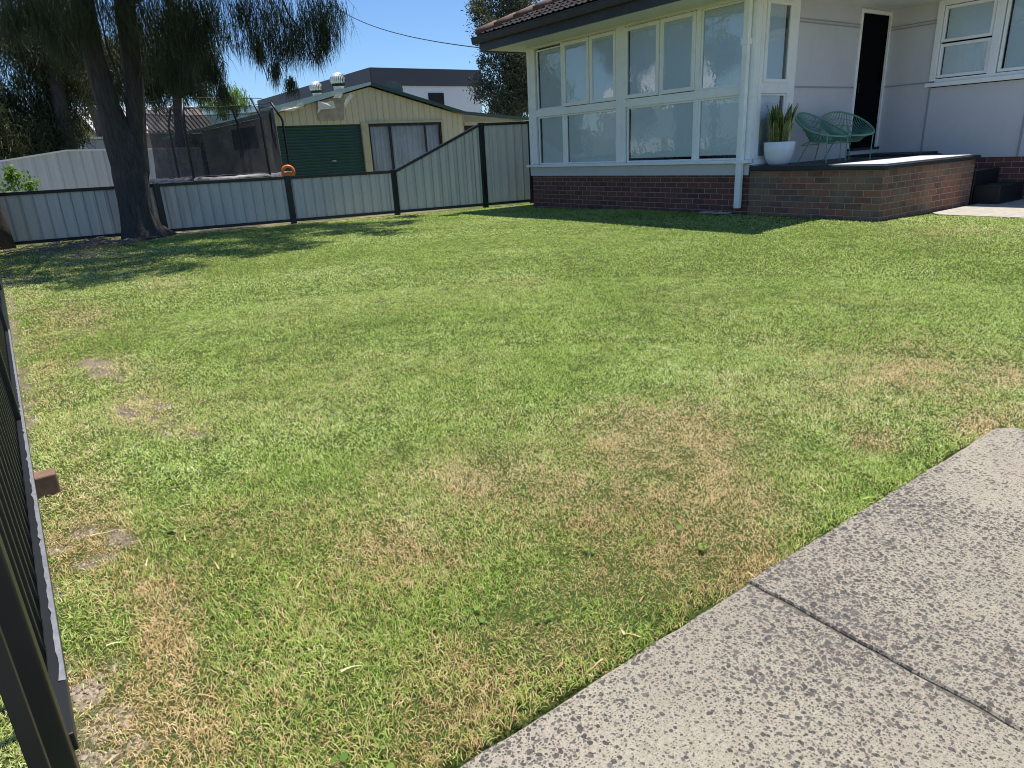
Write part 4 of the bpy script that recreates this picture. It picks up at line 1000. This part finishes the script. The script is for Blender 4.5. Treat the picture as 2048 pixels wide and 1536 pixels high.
# main casuarina by the fence
random.seed(21)
T1 = empty('casuarina_tree', (-14.3, 1.9, 0), 'big dark furrowed twin stemmed tree by the low fence with drooping needles', 'tree')
def flute(i, a, p):
    return 1+.07*math.sin(3*a+p.z*.8)+.06*math.sin(7*a+p.z*2)+.04*noise.noise(Vector((a*2, p.z*4, 0)))+ (.24*max(0, math.sin(2.0*a+.6))*math.exp(-p.z*5) if p.z < 1 else 0)
m = MB()
m.tube([(-14.3,1.93,-.1),(-14.3,1.91,.02),(-14.3,1.89,.16),(-14.3,1.87,.42),(-14.3,1.87,.7),(-14.3,1.89,1.1),(-14.32,1.92,1.45),(-14.33,1.95,1.75),(-14.33,1.98,2.05)], [.41,.36,.305,.27,.262,.275,.27,.22,.10], 26, True, flute)
m.tube([(-14.30,1.85,.75),(-14.29,1.81,1.2),(-14.3,1.80,1.7),(-14.3,1.80,2.1),(-14.3,1.77,2.6),(-14.28,1.75,3.0),(-14.28,1.77,3.9),(-14.2,1.8,5.5),(-14.1,1.7,7.2)], [.13,.19,.205,.185,.17,.165,.165,.14,.08], 18, True, flute)
m.tube([(-14.32,1.98,.75),(-14.33,2.06,1.15),(-14.34,2.13,1.7),(-14.33,2.20,2.1),(-14.33,2.27,2.6),(-14.32,2.33,3.1),(-14.3,2.40,3.95),(-14.2,2.6,5.4),(-14.0,2.9,7.0)], [.11,.16,.16,.155,.15,.155,.16,.14,.08], 18, True, flute)
tk = m.build('trunk', M['bark'], T1, True)
m = MB()
for a, b_, r in (((-14.3,2.4,3.9),(-13.4,5.5,4.9),.10), ((-14.25,2.5,4.6),(-12.2,5.0,6.0),.09), ((-14.3,1.78,3.9),(-13.3,.3,4.8),.08), ((-14.2,1.8,5.2),(-11,1.5,6.4),.09), ((-14.2,2.6,5.2),(-11.2,3.4,6.2),.09), ((-14.3,2.2,2.5),(-13.7,3.4,3.9),.035), ((-14.3,1.75,2.6),(-14.4,1.0,4.4),.03), ((-14.3,2.1,2.1),(-14.1,1.9,4.2),.025), ((-14.3,2.05,1.9),(-14.2,1.75,3.4),.022), ((-13.6,4.6,4.6),(-13.6,5.4,2.9),.025), ((-13.6,4.0,4.4),(-13.6,4.4,2.6),.02), ((-13.6,3.2,4.2),(-13.6,3.5,2.3),.02), ((-14.2,2.6,5.0),(-12.5,7.2,6.2),.08)):
    branch(m, a, b_, r, r*.35)
m.build('branch', M['bark'], T1, True)
NEAR = [(-13.6,5.68,3.84,.50),(-13.6,5.25,3.55,.42),(-13.6,5.62,3.5,.30),(-13.6,4.8,3.75,.50),(-13.6,4.58,3.30,.36),(-13.6,4.95,3.15,.30),(-13.6,5.40,3.25,.28),(-13.6,4.61,2.80,.16),(-13.6,4.82,2.62,.08),(-13.6,4.1,3.75,.42),(-13.6,4.15,3.4,.26),(-13.6,4.3,3.1,.12),(-13.6,3.66,3.7,.42),(-13.6,3.34,3.3,.36),(-13.6,3.40,2.95,.26),(-13.6,3.50,2.70,.14),(-13.6,3.23,3.6,.40),(-13.6,3.10,2.75,.30),(-13.6,2.89,3.05,.42),(-13.6,2.93,3.65,.45),(-13.7,2.58,3.45,.35),(-13.6,2.62,2.8,.25),(-13.6,3.56,2.42,.12),(-13.8,2.18,3.7,.40),(-13.8,1.5,3.5,.3),(-13.6,1.3,3.7,.45),(-13.6,.9,3.6,.4),(-13.6,1.2,3.15,.22),(-13.6,.6,3.4,.3)]
OVER = []   # the part of the crown above the frame, whose shade dapples the lawn
random.seed(9)
for gx_, gy_, r in ((-11.9,5.9,.5),(-10.6,4.9,.45),(-11.3,4.6,.6),(-12.4,5.0,.7),(-10.2,3.3,.5),(-11.2,3.2,.7),(-12.4,3.6,.8),(-10.0,2.6,.4),(-10.6,2.3,.6),(-11.6,2.2,.8),(-9.5,1.4,.5),(-10.3,1.1,.6),(-11.4,1.1,.8),(-12.6,1.6,.9),(-9.2,.6,.5),(-10.1,.2,.6),(-11.0,.1,.7),(-12.2,.2,.8),(-13.4,.6,.8),(-13.3,-.2,.8),(-13.5,2.6,.9),(-13.3,4.4,.7),(-14.2,3.2,.8),(-12.9,6.6,.4),(-12.2,7.2,.22),(-14.4,.6,.8)):
    z = random.uniform(5.0, 6.6); OVER.append((gx_-.03*z, gy_+.235*z, z, r))
foliage('crown', M['needle'], NEAR, T1, 40, (.14,.40), .008, 1.0, 3, 27, swing=.12)
foliage('upper_crown', M['needle'], OVER, T1, 46, (.2,.5), .026, .9, 4, 20)

def simple_tree(name, label, trunk, rad, clusters, mat, dens, L, wid, seed, leaf=False, group=None, blob=10, droop=.7, barkm='bark', brs=6):
    random.seed(seed)
    t = empty(name, (trunk[0][0], trunk[0][1], 0), label, 'tree', group)
    m = MB(); m.tube(trunk, [rad*(1-.75*i/(len(trunk)-1)) for i in range(len(trunk))], 12); m.build('trunk', M[barkm], t, True)
    m = MB()
    for c in random.sample(clusters, min(brs, len(clusters))):
        zt = min(max(c[2]-.3*abs(c[1]-trunk[0][1])-.2, trunk[0][2]+1.2), trunk[-1][2]); 
        j = min(range(len(trunk)), key=lambda k: abs(trunk[k][2]-zt)); branch(m, trunk[j], c[:3], rad*.3, rad*.08)
    m.build('branch', M[barkm], t, True)
    foliage('crown', mat, clusters, t, dens, L, wid, droop, seed, blob, leaf=leaf)
    return t
def jit(cs, dx): 
    return [(x+random.uniform(-dx,dx), y, z, r) for x, y, z, r in cs]
random.seed(31)
simple_tree('casuarina_tree', 'dark drooping tree behind the pale fence at the far left', [(-26,1.9,0),(-26,1.92,2),(-26,2.05,4.2),(-26,2.3,6.5),(-26,2.4,8)], .28,
    jit([(-26,1.26,3.3,.95),(-26,.84,2.62,1.0),(-26,1.5,2.31,.8),(-26,.46,2.07,.9),(-26,2.0,2.73,.75),(-26,.7,3.3,.45),(-26,1.08,2.04,.7),(-26,0,2.5,.8),(-26,1.9,3.1,.6),(-26,-.4,2.0,.9),(-26,1.0,1.7,.8),(-26,.2,1.5,.8),(-26,1.7,1.8,.7),(-26,2.02,4.6,.8),(-26,1.2,4.9,.5),(-26,2.4,5.4,1.0),(-26,2.57,4.1,.45),(-26,1.6,5.9,.8),(-26,.4,5.6,.5),(-26,1.4,4.2,.6),(-26,.5,4.6,.5),(-26,2.0,3.8,.5),(-26,2.7,3.6,.4),(-26,2.5,4.7,.6),(-26,1.0,5.3,.6),(-26,-.2,4.2,.5),(-26,.1,3.4,.5)], .8), M['needle'], 34, (.12,.32), .022, 41, blob=24, droop=.4)
simple_tree('casuarina_tree', 'dark drooping tree rising behind the tiled house roof right of the fork', [(-25,5.0,0),(-25,4.95,1.5),(-25,5.2,3.8),(-25,5.5,6),(-25,5.6,8)], .24,
    jit([(-25,4.8,3.6,.75),(-25,5.5,3.6,.5),(-25,4.35,3.7,.5),(-25,5.9,4.1,.6),(-25,5.25,4.4,.9),(-25,6.15,3.3,.35),(-25,3.7,4.2,.7),(-25,4.4,4.9,.8),(-25,3.2,3.5,.45),(-25,5.7,5.2,1.0),(-25,6.4,4.6,.5)], .8), M['needle'], 34, (.12,.32), .022, 43, blob=24, droop=.45)
simple_tree('casuarina_tree', 'slender dark tree standing between the two stems of the big tree', [(-33,3.6,0),(-33,3.7,2),(-33,3.5,4.5),(-33,3.6,8)], .22,
    jit([(-33,3.2,4.5,1.0),(-33,4.2,4.3,.8),(-33,4.0,5.6,1.1),(-33,3.0,6.2,1.0),(-33,2.6,5.2,.7),(-33,5.4,5.4,1.0),(-33,6.6,5.0,.8),(-33,7.4,5.8,.8)], 1), M['needle'], 30, (.15,.4), .028, 47, blob=20, droop=.4)
simple_tree('shrub_tree', 'yellow green bushy tree beside the tiled house wall', [(-31,2.6,0),(-31,2.5,1.4),(-31,2.6,2.3)], .1,
    [(-31,2.45,2.9,.45),(-31,2.85,2.5,.35),(-31,2.2,2.3,.5),(-31,2.9,2.0,.3)], M['leaf_yellow'], 26, (.08,.18), .05, 51, True, blob=22)
simple_tree('shrub_tree', 'yellow green bush at the left picture edge behind the pale fence', [(-27,-.1,0),(-27,-.1,1),(-27,0,1.7)], .1,
    [(-27,.1,1.9,.5),(-27,-.4,2.2,.6)], M['leaf_yellow'], 26, (.08,.18), .05, 52, True, blob=22)
simple_tree('shrub_tree', 'yellow green plant under the open end of the shed roof', [(-29.5,6.7,0),(-29.5,6.7,1),(-29.5,6.6,1.8)], .08,
    [(-29.5,6.5,1.9,.35),(-29.5,6.8,1.5,.4),(-29.5,6.5,1.2,.4)], M['leaf_yellow'], 26, (.08,.18), .05, 53, True, blob=22)
# feathery green tree over the carport
simple_tree('feathery_tree', 'light green feathery tree top above the open shed roof', [(-36,9.9,0),(-36,9.9,2),(-36,9.9,3.6)], .14,
    [(-36,9.9,4.25,.55),(-36,10.35,4.1,.35),(-36,9.5,4.0,.5),(-36,9.1,3.8,.4),(-36,8.6,4.1,.45)], M['leaf_bright'], 24, (.2,.5), .03, 55, blob=14)
RT = [(-30,21.43,7.38,1.2),(-30,20.9,6.26,.75),(-30,22.6,6.78,1.1),(-30,21.6,5.4,.95),(-30,21.81,4.03,1.2),(-30,20.9,4.25,.8),(-30,22.39,3.08,1.1),(-30,20.93,3.1,.8),(-30,23.28,7.71,1.3),(-30,20.7,7.75,.6),(-30,22.2,5.19,1.2),(-30,22.78,4.27,1.1),(-30,20.5,3.45,.4),(-30,21.3,2.4,.9),(-30,23.5,5.5,1.2),(-30,23.6,4,1.1),(-30,22,8.6,1.0),(-30,20.4,6.8,.4),(-30,20.35,5.3,.35)]
random.seed(3)
simple_tree('hedge_tree', 'dense grey green tree rising behind the corner of the white house', [(-30,22.2,0),(-30,22.1,3),(-30,22,6),(-30,22.2,8.5)], .3, jit(RT, .9), M['leaf_grey'], 26, (.10,.24), .055, 57, True, blob=26, droop=.5)
# leaning trunk at the left picture edge
T2 = simple_tree('leaning_tree', 'brown trunk at the left picture edge in front of the low fence', [(-15.0,-.23,-.1),(-15.0,-.24,.4),(-15.0,-.27,1.3),(-15.0,-.35,2.6),(-15.0,-.5,4.5),(-14.8,-.6,6)], .19,
    [(-14.6,-.5,6.2,.8),(-13.8,-.9,6.6,.8),(-15.2,-1.0,6.5,.8),(-14.5,0,7,.7)], M['needle'], 30, (.2,.5), .02, 61, barkm='bark_brown', blob=12)
# bright shrub behind the fence at the left
sh = empty('leafy_shrub', (-16.6, .35, 0), 'bright green broad leaved shrub poking above the low fence', 'shrub')
m = MB(); random.seed(8)
for e in ((-16.6,.22,1.28),(-16.6,.42,1.05),(-16.55,.3,.95),(-16.5,.1,1.0)): branch(m, (-16.6,.32,0), e, .018, .006)
m.build('stem', M['bark_brown'], sh)
foliage('foliage', M['leaf_bright'], [(-16.6,.22,1.22,.10),(-16.6,.43,1.03,.13),(-16.55,.3,.95,.16),(-16.6,.12,1.18,.08),(-16.55,.05,.95,.14)], sh, 14, (.07,.13), .05, -.2, 9, 20, leaf=True)
# twigs, bark strips and fallen needles round the trunk
random.seed(77); m = MB()
for i in range(150):
    a = random.uniform(-2.6, 1.2); r = .45+abs(random.gauss(0, .5)); x = -14.2+r*math.cos(a)*.8; y = 1.6-abs(random.gauss(0,.9))+.3*math.sin(a)
    if x < fx(y)+.1: x = fx(y)+.12+random.random()*.5
    L_ = random.uniform(.06,.4); b_ = random.uniform(-.5,.5)+1.57*random.choice((0,1,1)); m.tube([(x,y,.01),(x+.5*L_*math.cos(b_),y+.5*L_*math.sin(b_),.02+.03*random.random()),(x+L_*math.cos(b_+.3),y+L_*math.sin(b_+.3),.012)], [.009,.008,.004], 5)
tag(m.build('fallen_twigs', paint('dry_twigs', (.22,.17,.13), .9, .4, 8)), 'fallen twigs and bark litter on the ground under the big tree', 'litter', kind='stuff')
# hills of far trees on the horizon so no bare ground line shows
m = MB(); K = 160; V = []
for k in range(K+1):
    a = math.pi*.25+math.pi*1.15*k/K; r = 150; V += [(r*math.cos(a), r*math.sin(a), -1), (r*math.cos(a), r*math.sin(a), 3.5+2*noise.noise(Vector((k*.3,0,0)))+1.2*noise.noise(Vector((k*1.3,5,0)))), ((r+60)*math.cos(a), (r+60)*math.sin(a), 2)]
m.add(V, [(3*k, 3*k+3, 3*k+4, 3*k+1) for k in range(K)]+[(3*k+1, 3*k+4, 3*k+5, 3*k+2) for k in range(K)])
tag(m.build('hills', paint('far_bush', (.05,.07,.05), .9, .4, .1), smooth=True), kind='structure')

# ------------------------------------------------------------------ across the street (seen only mirrored in the panes)
oh = empty('street_house', (-30, -14, 0), 'white gabled house across the street, mirrored in the front windows', 'house')
m = MB(); m.box(-34,-25.5,-17,-13,0,2.98); m.build('wall', M['white_wall'], oh)
m = MB(); m.poly([(-34.4,-12.6,3.0),(-25.1,-12.6,3.0),(-26.8,-15,5.7),(-33.0,-15,5.7)], (0,0,.1)); m.build('roof', M['white_wall'], oh)
simple_tree('street_tree', 'leafy tree beside the white street house, mirrored in the left panes', [(-38,-11,0),(-38,-11,2.5),(-38,-11,5)], .25, [(-38,-11,5,1.9),(-39.5,-11,4,1.5),(-36.5,-11,4.2,1.3),(-38,-10.5,6.5,1.4),(-40,-11,6,1.5)], M['leaf_dark'], 20, (.2,.4), .14, 73, True, blob=12)
simple_tree('street_tree', 'small leafy tree in front of the white street house, mirrored in the middle panes', [(-27.5,-10,0),(-27.5,-10,1.5),(-27.5,-10,3)], .12, [(-27.5,-10,3,.7),(-27,-10,2.4,.6),(-28.2,-10,2.5,.6),(-27.5,-10,3.8,.5)], M['leaf_dark'], 16, (.15,.3), .10, 74, True, blob=14)
simple_tree('street_tree', 'leafy tree across the street, mirrored in the right hand panes', [(-14,-14,0),(-14,-14,2),(-14,-14,4)], .2, [(-14,-14,4,1.5),(-15,-14,3,1.2),(-13,-14,3.2,1.2),(-14,-13.5,5.2,1.1)], M['leaf_dark'], 20, (.2,.4), .12, 71, True, blob=14)
